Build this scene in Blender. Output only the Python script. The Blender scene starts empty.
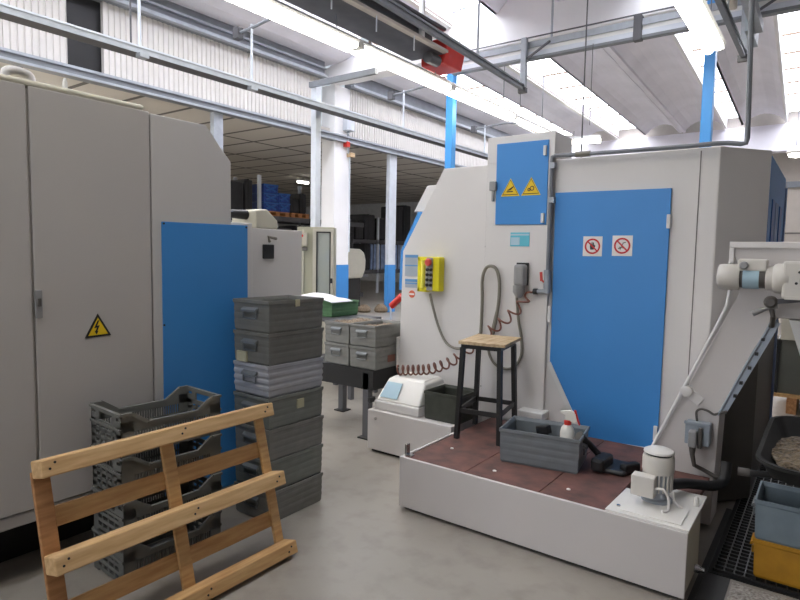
import bpy, math, random
from mathutils import Vector, Matrix
random.seed(7)
D = bpy.data
COL = bpy.context.scene.collection
# ------------------------------------------------------------------ camera
YAW, PITCH, ROLL, FPX, EYE = 0.63184, 0.079705, 0.01783, 588.58, 1.6
fw = Vector((-math.sin(YAW)*math.cos(PITCH), math.cos(YAW)*math.cos(PITCH), -math.sin(PITCH)))
r0 = Vector((math.cos(YAW), math.sin(YAW), 0)); u0 = r0.cross(fw)
RR = math.cos(ROLL)*r0+math.sin(ROLL)*u0
UU = -math.sin(ROLL)*r0+math.cos(ROLL)*u0
cam = D.objects.new('camera', D.cameras.new('camera'))
cam.data.sensor_width = 36; cam.data.lens = FPX/800*36; cam.data.clip_end = 200
m3 = Matrix((RR, UU, -fw)).transposed()
cam.matrix_world = Matrix.Translation((0, 0, EYE)) @ m3.to_4x4()
COL.objects.link(cam); bpy.context.scene.camera = cam
def ray(x, y): return RR*((x-400)/FPX)-UU*((y-300)/FPX)+fw
def _p(x, y, i, c):
    v = ray(x, y); o = Vector((0, 0, EYE)); return o+v*((c-o[i])/v[i])
def pX(x, y, c): return _p(x, y, 0, c)
def pY(x, y, c): return _p(x, y, 1, c)
def pZ(x, y, c): return _p(x, y, 2, c)
# ------------------------------------------------------------------ materials
def s2l(c): return tuple(((v/255)/12.92 if v/255 <= .04045 else ((v/255+.055)/1.055)**2.4) for v in c)
M = {}
def mat(name, rgb, rough=.5, metal=0., var=.06, scale=6., bump=0., emit=0., spec=.5, rgb2=None, stretch=None, detail=4.):
    m = D.materials.new(name); m.use_nodes = True; nt = m.node_tree; N = nt.nodes; L = nt.links
    b = N['Principled BSDF']; b.inputs['Roughness'].default_value = rough; b.inputs['Metallic'].default_value = metal
    b.inputs['Specular IOR Level'].default_value = spec
    c = s2l(rgb); c2 = s2l(rgb2) if rgb2 else tuple(max(0, v*(1-2*var)) for v in c)
    tc = N.new('ShaderNodeTexCoord'); mp = N.new('ShaderNodeMapping'); nz = N.new('ShaderNodeTexNoise')
    L.new(tc.outputs['Object'], mp.inputs['Vector']); L.new(mp.outputs['Vector'], nz.inputs['Vector'])
    if stretch: mp.inputs['Scale'].default_value = stretch
    nz.inputs['Scale'].default_value = scale; nz.inputs['Detail'].default_value = detail
    rp = N.new('ShaderNodeValToRGB'); rp.color_ramp.elements[0].position = .3; rp.color_ramp.elements[1].position = .7
    rp.color_ramp.elements[0].color = (*c2, 1); rp.color_ramp.elements[1].color = (*c, 1)
    L.new(nz.outputs['Fac'], rp.inputs['Fac']); L.new(rp.outputs['Color'], b.inputs['Base Color'])
    if bump:
        bp = N.new('ShaderNodeBump'); bp.inputs['Strength'].default_value = bump; bp.inputs['Distance'].default_value = .01
        L.new(nz.outputs['Fac'], bp.inputs['Height']); L.new(bp.outputs['Normal'], b.inputs['Normal'])
    if emit:
        b.inputs['Emission Color'].default_value = (*c, 1); b.inputs['Emission Strength'].default_value = emit
    M[name] = m; return m
mat('cream', (218, 215, 212), .45, var=.02, scale=2)
mat('cabinet_shaded', (184, 180, 176), .5, var=.02, scale=2)  # darker copy of cabinet, toned for the shade on the left side
mat('cabinet', (206, 201, 198), .5, var=.02, scale=2)
mat('trimcream', (214, 210, 192), .5, var=.03)
mat('cream_warm2', (198, 195, 192), .5, var=.02, scale=2)
mat('cream_warm', (196, 192, 176), .5, var=.03)
mat('greenbeige', (176, 174, 152), .5, var=.03)
mat('blue', (62, 138, 208), .42, var=.03, scale=2)
mat('blue_dark', (44, 100, 176), .4, var=.03)
mat('post_blue', (66, 150, 222), .4, var=.02)
mat('dark_panel', (88, 84, 80), .5, var=.05)
mat('black', (22, 22, 24), .5, var=.1)
mat('black_steel', (38, 37, 37), .45, var=.12)
mat('seam', (112, 108, 104), .6)
mat('galv', (166, 172, 180), .5, .0, var=.08, scale=9)
mat('galv_light', (206, 212, 220), .5, .0, var=.05)
mat('steel_dark', (124, 128, 134), .5, .0, var=.08)
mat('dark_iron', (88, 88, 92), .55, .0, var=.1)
mat('chrome', (190, 190, 188), .25, .9, var=.04)
mat('white_paint', (222, 222, 220), .4, var=.02)
mat('white_gloss', (232, 230, 224), .3, var=.02)
mat('motor_white', (215, 211, 203), .4, var=.04)
mat('plaster', (240, 239, 240), .8, var=.03, scale=1.5)
mat('concrete_roof', (236, 234, 242), .85, var=.05, scale=1.2)
mat('louver', (112, 94, 82), .8, var=.1)
mat('corrugated', (214, 210, 206), .6, var=.03)
mat('hall_wall', (214, 214, 216), .85, var=.08)
mat('hall_dim', (160, 157, 154), .85, var=.08)
mat('hall_beige', (186, 178, 170), .8, var=.04)
mat('red', (206, 46, 36), .4, var=.05)
mat('red_soft', (206, 70, 62), .45, var=.05)
mat('sign_red', (196, 42, 46), .5, var=.02)
mat('sign_white', (230, 226, 222), .5, var=.02)
mat('sign_yellow', (236, 200, 20), .45, var=.02)
mat('yellow', (226, 214, 20), .4, var=.03)
mat('yellow_light', (244, 236, 90), .4, var=.03)
mat('label_cyan', (96, 190, 210), .5, var=.03)
mat('label_pale', (176, 206, 220), .5, var=.03)
mat('plate_grey', (168, 178, 190), .35, .3, var=.03)
mat('plate_blue', (96, 150, 200), .4, var=.03)
mat('sticker_orange', (220, 110, 80), .5, var=.03)
mat('plug_grey', (150, 150, 150), .45, var=.04)
mat('box_bluegrey', (150, 160, 170), .45, var=.04)
mat('hose_grey', (128, 124, 112), .5, var=.05)
mat('hose_red', (124, 78, 64), .4, var=.08)
mat('tray_black', (30, 30, 28), .85, var=.1)
mat('rubber', (26, 26, 28), .55, var=.1)
mat('crate_dark', (118, 118, 113), .55, var=.09, scale=14, bump=.08)
mat('crate_mid', (130, 130, 126), .55, var=.09, scale=14, bump=.08)
mat('crate_light', (170, 172, 178), .5, var=.05, scale=14)
mat('crate_green', (124, 128, 123), .55, var=.08, scale=14, bump=.08)
mat('crate_floor', (118, 124, 128), .45, var=.07, scale=14)
mat('crate_teal', (118, 132, 142), .5, var=.08, scale=14)
mat('crate_oil', (68, 71, 63), .5, var=.15, scale=14)
mat('crate_yellow', (186, 134, 28), .5, var=.12, scale=12)
mat('crate_grass', (78, 120, 80), .55, var=.1, scale=12)
mat('crate_handle', (120, 124, 126), .45, .3, var=.08)
mat('sticker', (196, 192, 160), .7, var=.08)
mat('plastic_crate', (116, 117, 113), .5, var=.05)
mat('scrap', (150, 132, 108), .7, var=.2, scale=60, bump=1., rgb2=(88, 72, 58))
mat('chips', (136, 118, 90), .6, .2, scale=55, bump=1., rgb2=(62, 54, 40))
mat('deck', (122, 82, 74), .75, scale=9, bump=.2, rgb2=(82, 62, 58), detail=8)
mat('blue_box', (46, 82, 168), .6, scale=8, rgb2=(28, 52, 120))
mat('dark_bundle', (44, 44, 48), .6, var=.2)
mat('pale_blue', (158, 178, 212), .6, scale=5, rgb2=(120, 140, 180))
mat('paper', (236, 236, 240), .7, var=.03)
mat('inner_floor', (150, 147, 143), .7, var=.1)
mat('grey_green', (94, 96, 88), .5, var=.05)
mat('bottle', (226, 224, 216), .35, var=.02)
mat('lamp_glow', (255, 250, 238), .5, emit=9., var=0)
mat('fill_glass', (244, 248, 255), .4, emit=1.15, var=0)  # glow of the added fill window
mat('lamp_fill', (255, 250, 240), .5, emit=60., var=0)  # glow of the unseen lamps added to the next hall
mat('lamp_dim', (255, 250, 240), .5, emit=3., var=0)
mat('sky_glass', (244, 247, 255), .4, emit=7.5, var=0)
mat('gravel', (206, 202, 194), .8, scale=70, bump=1., rgb2=(120, 112, 104))
def wood(name, a, b):
    m = mat(name, a, .65, var=.1, scale=5, rgb2=b, stretch=(9, 1.0, 9), bump=.15, detail=6); return m
wood('pine', (214, 176, 122), (184, 140, 90)); wood('pine_pale', (226, 192, 142), (198, 158, 108))
wood('pine_dark', (192, 142, 94), (150, 104, 64)); wood('ply', (206, 184, 150), (168, 140, 104)); wood('pallet_orange', (190, 128, 74), (140, 90, 52))
def concrete():
    m = mat('floor', (162, 156, 147), .4, scale=.7, rgb2=(144, 138, 129), detail=6)
    nt = m.node_tree; N = nt.nodes; L = nt.links; b = N['Principled BSDF']
    old = b.inputs['Base Color'].links[0].from_socket
    tc = N.new('ShaderNodeTexCoord'); n2 = N.new('ShaderNodeTexNoise'); n2.inputs['Scale'].default_value = 7; n2.inputs['Detail'].default_value = 8
    L.new(tc.outputs['Object'], n2.inputs['Vector'])
    r = N.new('ShaderNodeValToRGB'); r.color_ramp.elements[0].position = .3; r.color_ramp.elements[0].color = (.8, .79, .77, 1)
    r.color_ramp.elements[1].position = .52; r.color_ramp.elements[1].color = (1, 1, 1, 1)
    mx = N.new('ShaderNodeMix'); mx.data_type = 'RGBA'; mx.blend_type = 'MULTIPLY'; mx.inputs[0].default_value = .8
    L.new(n2.outputs['Fac'], r.inputs['Fac']); L.new(old, mx.inputs[6]); L.new(r.outputs['Color'], mx.inputs[7]); L.new(mx.outputs[2], b.inputs['Base Color'])
concrete()
def glass(name, rgb, alpha):
    m = D.materials.new(name); m.use_nodes = True; nt = m.node_tree; N = nt.nodes; L = nt.links
    b = N['Principled BSDF']; b.inputs['Base Color'].default_value = (*s2l(rgb), 1); b.inputs['Roughness'].default_value = .1
    t = N.new('ShaderNodeBsdfTransparent'); x = N.new('ShaderNodeMixShader'); x.inputs[0].default_value = alpha
    L.new(t.outputs[0], x.inputs[1]); L.new(b.outputs[0], x.inputs[2]); L.new(x.outputs[0], N['Material Output'].inputs[0]); M[name] = m
glass('cab_glass', (200, 206, 200), .45)
def tiles():
    m = D.materials.new('inner_ceiling'); m.use_nodes = True; nt = m.node_tree; N = nt.nodes; L = nt.links; b = N['Principled BSDF']
    tc = N.new('ShaderNodeTexCoord'); br = N.new('ShaderNodeTexBrick'); br.offset = 0
    br.inputs['Scale'].default_value = 1; br.inputs['Brick Width'].default_value = 2.0; br.inputs['Row Height'].default_value = 1.0; br.inputs['Mortar Size'].default_value = .05
    br.inputs['Color1'].default_value = (*s2l((200, 194, 186)), 1); br.inputs['Color2'].default_value = (*s2l((190, 184, 176)), 1); br.inputs['Mortar'].default_value = (*s2l((96, 92, 88)), 1)
    L.new(tc.outputs['Object'], br.inputs['Vector']); L.new(br.outputs['Color'], b.inputs['Base Color']); b.inputs['Roughness'].default_value = .8; M['inner_ceiling'] = m
tiles()
# ------------------------------------------------------------------ mesh helper
class MB:
    def __init__(s): s.v = []; s.f = []
    def add(s, vs, fs):
        n = len(s.v); s.v += [Vector(v) for v in vs]; s.f += [[i+n for i in f] for f in fs]; return s
    def box(s, lo, hi, mtx=None):
        x0, y0, z0 = lo; x1, y1, z1 = hi
        vs = [Vector(p) for p in ((x0,y0,z0),(x1,y0,z0),(x1,y1,z0),(x0,y1,z0),(x0,y0,z1),(x1,y0,z1),(x1,y1,z1),(x0,y1,z1))]
        if mtx: vs = [mtx @ v for v in vs]
        return s.add(vs, [(0,3,2,1),(4,5,6,7),(0,1,5,4),(1,2,6,5),(2,3,7,6),(3,0,4,7)])
    def bar(s, a, b, w, h=None, up=(0,0,1)):     # rectangular bar between two points
        a = Vector(a); b = Vector(b); h = h or w; d = (b-a).normalized(); up = Vector(up)
        if abs(d.dot(up)) > .98: up = Vector((0, 1, 0))
        x = d.cross(up).normalized()*(w/2); y = x.cross(d).normalized()*(h/2)
        return s.add([a-x-y, a+x-y, a+x+y, a-x+y, b-x-y, b+x-y, b+x+y, b-x+y], [(0,3,2,1),(4,5,6,7),(0,1,5,4),(1,2,6,5),(2,3,7,6),(3,0,4,7)])
    def prism(s, poly, off):                      # 3D polygon extruded by vector off
        off = Vector(off); p = [Vector(q) for q in poly]; n = len(p)
        return s.add(p+[q+off for q in p], [tuple(range(n-1, -1, -1)), tuple(range(n, 2*n))]+[(i, (i+1) % n, n+(i+1) % n, n+i) for i in range(n)])
    def tube(s, pts, r, n=8, caps=True, smooth_path=0):
        pts = [Vector(p) for p in pts]
        if smooth_path:
            q = []
            for i in range(len(pts)-1):
                p0 = pts[max(i-1, 0)]; p1 = pts[i]; p2 = pts[i+1]; p3 = pts[min(i+2, len(pts)-1)]
                for k in range(smooth_path):
                    t = k/smooth_path
                    q.append(.5*((2*p1)+(p2-p0)*t+(2*p0-5*p1+4*p2-p3)*t*t+(3*p1-p0-3*p2+p3)*t**3))
            pts = q+[pts[-1]]
        rs = r if isinstance(r, (list, tuple)) else [r]*len(pts)
        if len(rs) != len(pts): rs = [rs[min(len(rs)-1, round(i*(len(rs)-1)/(len(pts)-1)))] for i in range(len(pts))]
        N = len(pts); vs = []; nrm = None
        for i, p in enumerate(pts):
            d = (pts[min(i+1, N-1)]-pts[max(i-1, 0)]).normalized()
            if nrm is None:
                a = Vector((0, 0, 1)) if abs(d.z) < .9 else Vector((1, 0, 0)); nrm = d.cross(a).normalized()
            else:
                nrm = (nrm-d*nrm.dot(d)).normalized()
            b = d.cross(nrm)
            for k in range(n):
                t = 2*math.pi*k/n; vs.append(p+(nrm*math.cos(t)+b*math.sin(t))*rs[i])
        fs = [(i*n+k, i*n+(k+1) % n, (i+1)*n+(k+1) % n, (i+1)*n+k) for i in range(N-1) for k in range(n)]
        if caps: fs += [tuple(range(n-1, -1, -1)), tuple((N-1)*n+k for k in range(n))]
        return s.add(vs, fs)
    def lathe(s, prof, o, axis=(0,0,1), n=20):    # prof: (radius, height along axis)
        ax = Vector(axis).normalized(); a = Vector((1,0,0)) if abs(ax.x) < .9 else Vector((0,1,0)); x = ax.cross(a).normalized(); y = ax.cross(x); o = Vector(o)
        vs = [o+ax*h+(x*math.cos(2*math.pi*k/n)+y*math.sin(2*math.pi*k/n))*max(r, .0005) for r, h in prof for k in range(n)]
        N = len(prof); fs = [(i*n+k, i*n+(k+1) % n, (i+1)*n+(k+1) % n, (i+1)*n+k) for i in range(N-1) for k in range(n)]
        fs += [tuple(range(n-1, -1, -1)), tuple((N-1)*n+k for k in range(n))]
        return s.add(vs, fs)
    def loft(s, rings, cap0=True, cap1=True):
        n = len(rings[0]); vs = [p for r in rings for p in r]; N = len(rings)
        fs = [(i*n+k, i*n+(k+1) % n, (i+1)*n+(k+1) % n, (i+1)*n+k) for i in range(N-1) for k in range(n)]
        if cap0: fs.append(tuple(range(n-1, -1, -1)))
        if cap1: fs.append(tuple((N-1)*n+k for k in range(n)))
        return s.add(vs, fs)
    def build(s, name, m, parent=None, bevel=0., smooth=False, seg=2, local=False):
        off = Vector((0, 0, 0))
        if parent is not None and not local:
            q = parent
            while q.parent: q = q.parent
            off = q.location
        me = D.meshes.new(name); me.from_pydata([tuple(v-off) for v in s.v], [], s.f); me.validate(); me.update()
        import bmesh
        bm = bmesh.new(); bm.from_mesh(me); bmesh.ops.recalc_face_normals(bm, faces=bm.faces); bm.to_mesh(me); bm.free()
        o = D.objects.new(name, me); COL.objects.link(o); me.materials.append(M[m] if isinstance(m, str) else m)
        if parent is not None: o.parent = parent
        if bevel:
            b = o.modifiers.new('bevel', 'BEVEL'); b.width = bevel; b.segments = seg; b.limit_method = 'ANGLE'; b.angle_limit = math.radians(40)
        if smooth:
            me.polygons.foreach_set('use_smooth', [True]*len(me.polygons))
            try: me.set_sharp_from_angle(angle=math.radians(40))
            except Exception: pass
        return o
def TG(o, label, cat, group=None, kind=None):
    o['label'] = label; o['category'] = cat
    if group: o['group'] = group
    if kind: o['kind'] = kind
    return o
def thing(name, loc, label, cat, group=None, rz=0):
    o = D.objects.new(name, None); o.empty_display_size = .1; COL.objects.link(o); o.location = loc; o.rotation_euler = (0, 0, rz)
    return TG(o, label, cat, group)
def struct(name, mb, m, parent=None, **k):
    o = mb.build(name, m, parent, **k)
    if parent is None: o['kind'] = 'structure'
    return o
def dup(root, loc, rz, label, group=None):
    r = root.copy(); COL.objects.link(r); r.location = loc; r.rotation_euler = (0, 0, rz); r['label'] = label
    if group: r['group'] = group
    for ch in list(root.children):
        c = ch.copy(); COL.objects.link(c); c.parent = r
        for g in list(ch.children):
            d = g.copy(); COL.objects.link(d); d.parent = c
    return r
def V(*a): return Vector(a)
def rot_pts(pts, c, ang):
    return [Matrix.Rotation(ang, 3, 'Z') @ (Vector(p)-Vector(c))+Vector(c) for p in pts]

# ================================================================== SETTING
FX = -9.6                                          # facade plane towards the neighbouring hall
struct('floor', MB().box((-27, -5, -.2), (7, 26, 0)), 'floor')
# corrugated upper wall over the openings
def corr(y0, y1, z0, z1):
    b = MB(); n = max(2, int((y1-y0)/.095)); pts = []
    for i in range(n):
        a = y0+(y1-y0)*i/n; w = (y1-y0)/n
        pts += [(0., a), (0., a+w*.62), (-.02, a+w*.72), (-.02, a+w*.9)]
    pts.append((0., y1))
    poly = [V(FX+dx, y, z0) for dx, y in pts]+[V(FX-.08, y1, z0), V(FX-.08, y0, z0)]
    return b.prism(poly, (0, 0, z1-z0))
struct('wall_left', corr(-4, 4.42, 4.36, 5.5), 'corrugated')
struct('wall_left', corr(4.98, 9.9, 4.36, 5.5), 'corrugated')
struct('wall_left', corr(10.95, 24, 4.36, 5.5), 'corrugated')
struct('trim_1', MB().box((FX-.14, 4.4, 4.36), (FX-.1, 5.0, 5.5)), 'black')
t = struct('trim_2', MB().box((FX-.1, -4, 4.2), (FX+.06, 24, 4.36)), 'steel_dark')
struct('rail_lip', MB().box((FX+.06, -4, 4.2), (FX+.1, 24, 4.235)).box((FX+.06, -4, 4.32), (FX+.09, 24, 4.36)), 'galv', t)
t = struct('trim_3', MB().box((FX-.1, -4, 5.5), (FX+.1, 9.95, 5.86)).box((FX-.1, 10.85, 5.5), (FX+.1, 24, 5.86)), 'steel_dark')
struct('gutter_lip', MB().box((FX+.1, -4, 5.5), (FX+.2, 9.95, 5.56)).box((FX+.1, -4, 5.68), (FX+.16, 9.95, 5.72)).box((FX+.1, 10.85, 5.5), (FX+.2, 21, 5.56)), 'galv', t)
# column with blue foot
cl = struct('column_1', MB().box((FX-.42, 10.4, 1.285), (FX, 10.94, 5.5)), 'plaster', bevel=.02)
struct('painted_foot', MB().box((FX-.425, 10.395, 0), (FX+.003, 10.945, 1.285)), 'blue', cl)
# slender steel posts of the partition
pb = struct('column_2', MB().box((FX-.12, 12.56, 1.275), (FX, 12.87, 4.2)), 'galv_light', bevel=.01)
struct('painted_foot', MB().box((FX-.125, 12.555, 0), (FX+.004, 12.875, 1.275)), 'blue', pb)
struct('column_3', MB().box((FX-.12, pX(214, 118, FX).y, 0), (FX, pX(223, 118, FX).y, 4.2)), 'galv')
struct('column_4', MB().box((FX-.12, 17.2, 0), (FX, 17.6, 4.2)), 'galv')
# neighbouring hall: ceiling, end walls
struct('ceiling_2', MB().box((-27, -5, 4.34), (FX-.15, 26, 4.5)), 'inner_ceiling')
struct('wall_far', MB().box((-27.2, -5, 0), (-27, 26, 4.4)), 'hall_wall')
struct('wall_hall_end', MB().box((-27, 26, 0), (FX, 26.2, 4.4)), 'hall_wall')
# main hall ends
struct('wall_back', MB().box((FX, -5.2, 0), (7, -5, 6.4)), 'hall_dim')
w = struct('window_30', MB().box((-7.0, -4.98, .6), (-.5, -4.96, 4.4)), 'fill_glass'); struct('glazing_bar', MB().box((-7.05, -4.96, .55), (-.45, -4.9, .65)).box((-7.05, -4.96, 4.35), (-.45, -4.9, 4.45)).box((-7.05, -4.96, .6), (-6.95, -4.9, 4.4)).box((-.55, -4.96, .6), (-.45, -4.9, 4.4)).box((-4.85, -4.96, .6), (-4.75, -4.9, 4.4)).box((-2.75, -4.96, .6), (-2.65, -4.9, 4.4)), 'steel_dark', w)  # added glowing window behind the camera, fill light for the machine front
struct('wall_right', MB().box((7, -5, 0), (7.2, 26, 6.4)), 'hall_dim')
struct('wall_end', MB().box((FX, 24.4, 0), (7, 24.6, 6.6)), 'hall_beige')
struct('trim_4', MB().box((-2.2, 24.3, 3.0), (2.2, 24.4, 3.2)), 'steel_dark')
# ---------------------------------------------------------------- roof: wing-shaped concrete elements, skylights between them
SL = -.037
def rx(x, y): return x+SL*(y-13)
def sweep(prof, y0, y1):                            # closed section polygon (x at Y=13, z)
    n = len(prof)
    return MB().loft([[V(rx(x, y), y, z) for x, z in prof] for y in (y0, y1)])
ZR, ZB = 6.1, 5.66
def arc(xa, xb, z, h, n=8): return [(xa+(xb-xa)*i/n, z+h*math.sin(math.pi*i/n)**.7) for i in range(n+1)]
def element(xl, xr, rib, y0, y1, rw=.11):
    lo = [(xl, ZR-.02), (xl+.07, ZR-.02)]
    if rib is None: lo += arc(xl+.09, xr-.09, ZR+.02, .26)
    else: lo += arc(xl+.09, rib-rw, ZR, .28)+[(rib-rw, ZR-.08), (rib-.03, ZR-.09), (rib-.03, ZR-.07), (rib+.03, ZR-.07), (rib+.03, ZR-.09), (rib+rw, ZR-.08)]+arc(rib+rw, xr-.09, ZR, .28)
    lo += [(xr-.07, ZR-.02), (xr, ZR-.02)]
    up = [(xr, ZR+.42), (xl, ZR+.42)]
    return sweep(lo+up, y0, y1)
BAYS = ((-4.9, 10.2), (10.55, 23.0))
ELS = ((-10.0, -8.75, -9.5), (-7.75, -6.41, None), (-5.49, -2.82, -4.2), (-2.38, -1.09, None), (.1, 2.8, 1.45), (3.4, 7.2, 5.3))
SKY = ((-8.75, -7.75), (-6.41, -5.49), (-2.82, -2.38), (-1.09, .1), (2.8, 3.4))
k = 0
for bi, (y0, y1) in enumerate(BAYS):
    for xl, xr, rib in ELS:
        k += 1
        if rib == -9.5: b = sweep([(-10.0, 5.86), (-9.3, 5.86), (-8.9, 5.98), (-8.75, ZR), (-8.75, ZR+.2), (-10.0, ZR+.2)], y0, y1)
        else: b = element(xl, xr, rib, y0, y1)
        struct('ceiling_%d' % (k+2), b, 'concrete_roof')
# unseen solid roof added over the near right-hand strips to cut skylight
for xl, xr in SKY[3:]: struct('ceiling_15', sweep([(xl-.1, ZR+.05), (xr+.1, ZR+.05), (xr+.1, ZR+.2), (xl-.1, ZR+.2)], *BAYS[0]), 'concrete_roof')  # added unseen roof strips that cut skylight
wn = 0
for bi, (y0, y1) in enumerate(BAYS):
    for xl, xr in (SKY if bi else SKY[:3]):
        wn += 1; H = .26
        curb = sweep([(xl-.07, ZR-.06), (xl, ZR-.06), (xl, ZR+H), (xl-.07, ZR+H)], y0, y1); c2 = sweep([(xr, ZR-.02), (xr+.06, ZR-.02), (xr+.06, ZR+H), (xr, ZR+H)], y0, y1)
        w = struct('window_%d' % wn, sweep([(xl-.07, ZR+H), (xr+.06, ZR+H), (xr+.06, ZR+H+.03), (xl-.07, ZR+H+.03)], y0, y1), 'sky_glass')
        struct('curb', curb, 'louver' if xl < -6 else 'plaster', w); struct('curb', c2, 'concrete_roof', w)
        if xl < -6: struct('curb_lip', sweep([(xl-.10, ZR-.075), (xl-.0, ZR-.075), (xl-.0, ZR-.03), (xl-.10, ZR-.03)], y0, y1), 'white_gloss', w)
        g = MB(); y = y0+.5
        while y < y1:
            g.add([V(rx(xl, y), y, ZR+H-.04), V(rx(xr, y), y, ZR+H-.04), V(rx(xr, y), y+.05, ZR+H-.04), V(rx(xl, y), y+.05, ZR+H-.04), V(rx(xl, y), y, ZR+H), V(rx(xr, y), y, ZR+H), V(rx(xr, y), y+.05, ZR+H), V(rx(xl, y), y+.05, ZR+H)],
                  [(0,3,2,1),(4,5,6,7),(0,1,5,4),(1,2,6,5),(2,3,7,6),(3,0,4,7)]); y += 1.35
        struct('glazing_bar', g, 'louver', w)
# main beam over the column and the end beam
struct('beam_1', MB().prism([V(-9.75, 10.18, 5.5), V(-9.0, 10.18, 5.47), V(7, 10.18, 5.47), V(7, 10.18, 6.5), V(-5.3, 10.18, 6.42), V(-9.75, 10.18, 5.8)], (0, .4, 0)), 'plaster', bevel=.02)
struct('beam_2', MB().box((-9.75, 23.0, 5.12), (7, 23.4, 6.0)), 'concrete_roof', bevel=.02)
struct('wall_gable', MB().box((-10, 23.35, 5.9), (7, 23.5, 6.7)), 'hall_beige')

# ================================================================== LIGHTING OF THE HALL
def lamp(x0, y0, y1, z, label, glow='lamp_glow', w=.2, group='fluorescent batten lamps of the long ceiling row', hang=6.0):
    t = thing('fluorescent_lamp', (x0, (y0+y1)/2, z), label, 'ceiling lamp', group)
    MB().prism([V(x0-w*.5, y0, z+.03), V(x0-w*.62, y0, z+.05), V(x0-w*.3, y0, z+.12), V(x0+w*.3, y0, z+.12), V(x0+w*.62, y0, z+.05), V(x0+w*.5, y0, z+.03)], (0, y1-y0, 0)).build('housing', 'white_paint', t)
    MB().tube([(x0-w*.2, y0+.03, z+.0), (x0-w*.2, y1-.03, z+.0)], w*.27, 10).build('tube', glow, t, smooth=True)
    MB().tube([(x0+w*.28, y0+.03, z+.012), (x0+w*.28, y1-.03, z+.012)], w*.2, 10).build('tube', glow, t, smooth=True)
    for yy in (y0+.02, y1-.02): MB().box((x0-w*.45, yy-.02, z-.03), (x0+w*.52, yy+.02, z+.035)).build('end_cap', 'white_paint', t)
    MB().tube([(x0, y0+.35, z+.1), (x0, y0+.35, hang)], .008, 6).build('hanger', 'steel_dark', t)
    MB().tube([(x0, y1-.35, z+.1), (x0, y1-.35, hang)], .008, 6).build('hanger', 'steel_dark', t)
    return t
LX = -5.68
lamp(LX, 4.12, 6.52, 4.5, 'bright fluorescent lamp of the long ceiling row, the one nearest the tall beige cabinet', w=.26, hang=4.83)
lamp(LX, 1.65, 4.05, 4.5, 'unseen fill lamp added to the ceiling row above the roof of the tall beige cabinet', w=.26, hang=4.83)  # lamp added out of view for extra light
lamp(LX, -.8, 1.6, 4.5, 'unseen fill lamp added at the camera end of the ceiling row', w=.26, hang=4.83)  # another added lamp, unseen, for front light
lamp(LX, 6.58, 9.02, 4.5, 'bright fluorescent lamp in the row between the white column and the red hoist', w=.26, hang=4.7)
lamp(LX, 9.1, 11.6, 4.5, 'bright fluorescent lamp in the row just past the blue post under the red hoist', w=.26)
lamp(LX, 11.7, 13.6, 4.5, 'dim thin lamp ending the long row, above the small blue door', 'lamp_dim', w=.16)
lamp(-1.53, -.4, 2.05, 4.5, 'unseen fill lamp added over the aisle beside the wooden pallet', w=.33, group='single lamps')  # unseen lamp added above the aisle as fill
lamp(-1.52, 6.9, 9.35, 4.5, 'big bright fluorescent lamp in front of the blue post above the blue service door', w=.26, group='single lamps')
# one lamp across the end of the hall
t = thing('fluorescent_lamp', (-8.6, 19.5, 4.7), 'long bright lamp hung crosswise low before the far roof beam', 'ceiling lamp')
a = pY(562, 143, 19.5); b = pY(600, 140.5, 19.5)
MB().bar(a, b, .16, .12).build('tube', 'lamp_glow', t); MB().bar(a+V(0, 0, .12), b+V(0, 0, .12), .22, .1).build('housing', 'white_paint', t)
MB().tube([a+V(.4, 0, .15), V(a.x+.4, a.y, 5.75)], .01, 6).build('hanger', 'steel_dark', t)
# a lamp in the neighbouring hall
c = pX(303, 182, -16); t = thing('fluorescent_lamp', c, 'small lit lamp under the dark ceiling of the next hall', 'ceiling lamp')
MB().box((c.x-.06, c.y-.24, c.z-.05), (c.x+.06, c.y+.24, c.z+.02)).build('tube', 'lamp_glow', t); MB().box((c.x-.09, c.y-.28, c.z+.02), (c.x+.09, c.y+.28, c.z+.08)).build('housing', 'white_paint', t)
MB().tube([(c.x, c.y, c.z+.1), (c.x, c.y, 4.35)], .01, 6).build('hanger', 'steel_dark', t)
# lamp high at the far right
c = pY(796, 152, 20.0); t = thing('fluorescent_lamp', c, 'round lit lamp below the far roof beam beside the machine side', 'ceiling lamp')
MB().lathe([(.02, .16), (.16, .14), (.24, 0), (.2, -.05)], c, n=16).build('shade', 'white_gloss', t, smooth=True)
MB().lathe([(.19, -.03), (.17, -.12), (.02, -.16)], c, n=16).build('bulb', 'lamp_glow', t, smooth=True); MB().tube([c+V(0, 0, .15), V(c.x, c.y, 5.9)], .01, 6).build('hanger', 'steel_dark', t)

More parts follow.
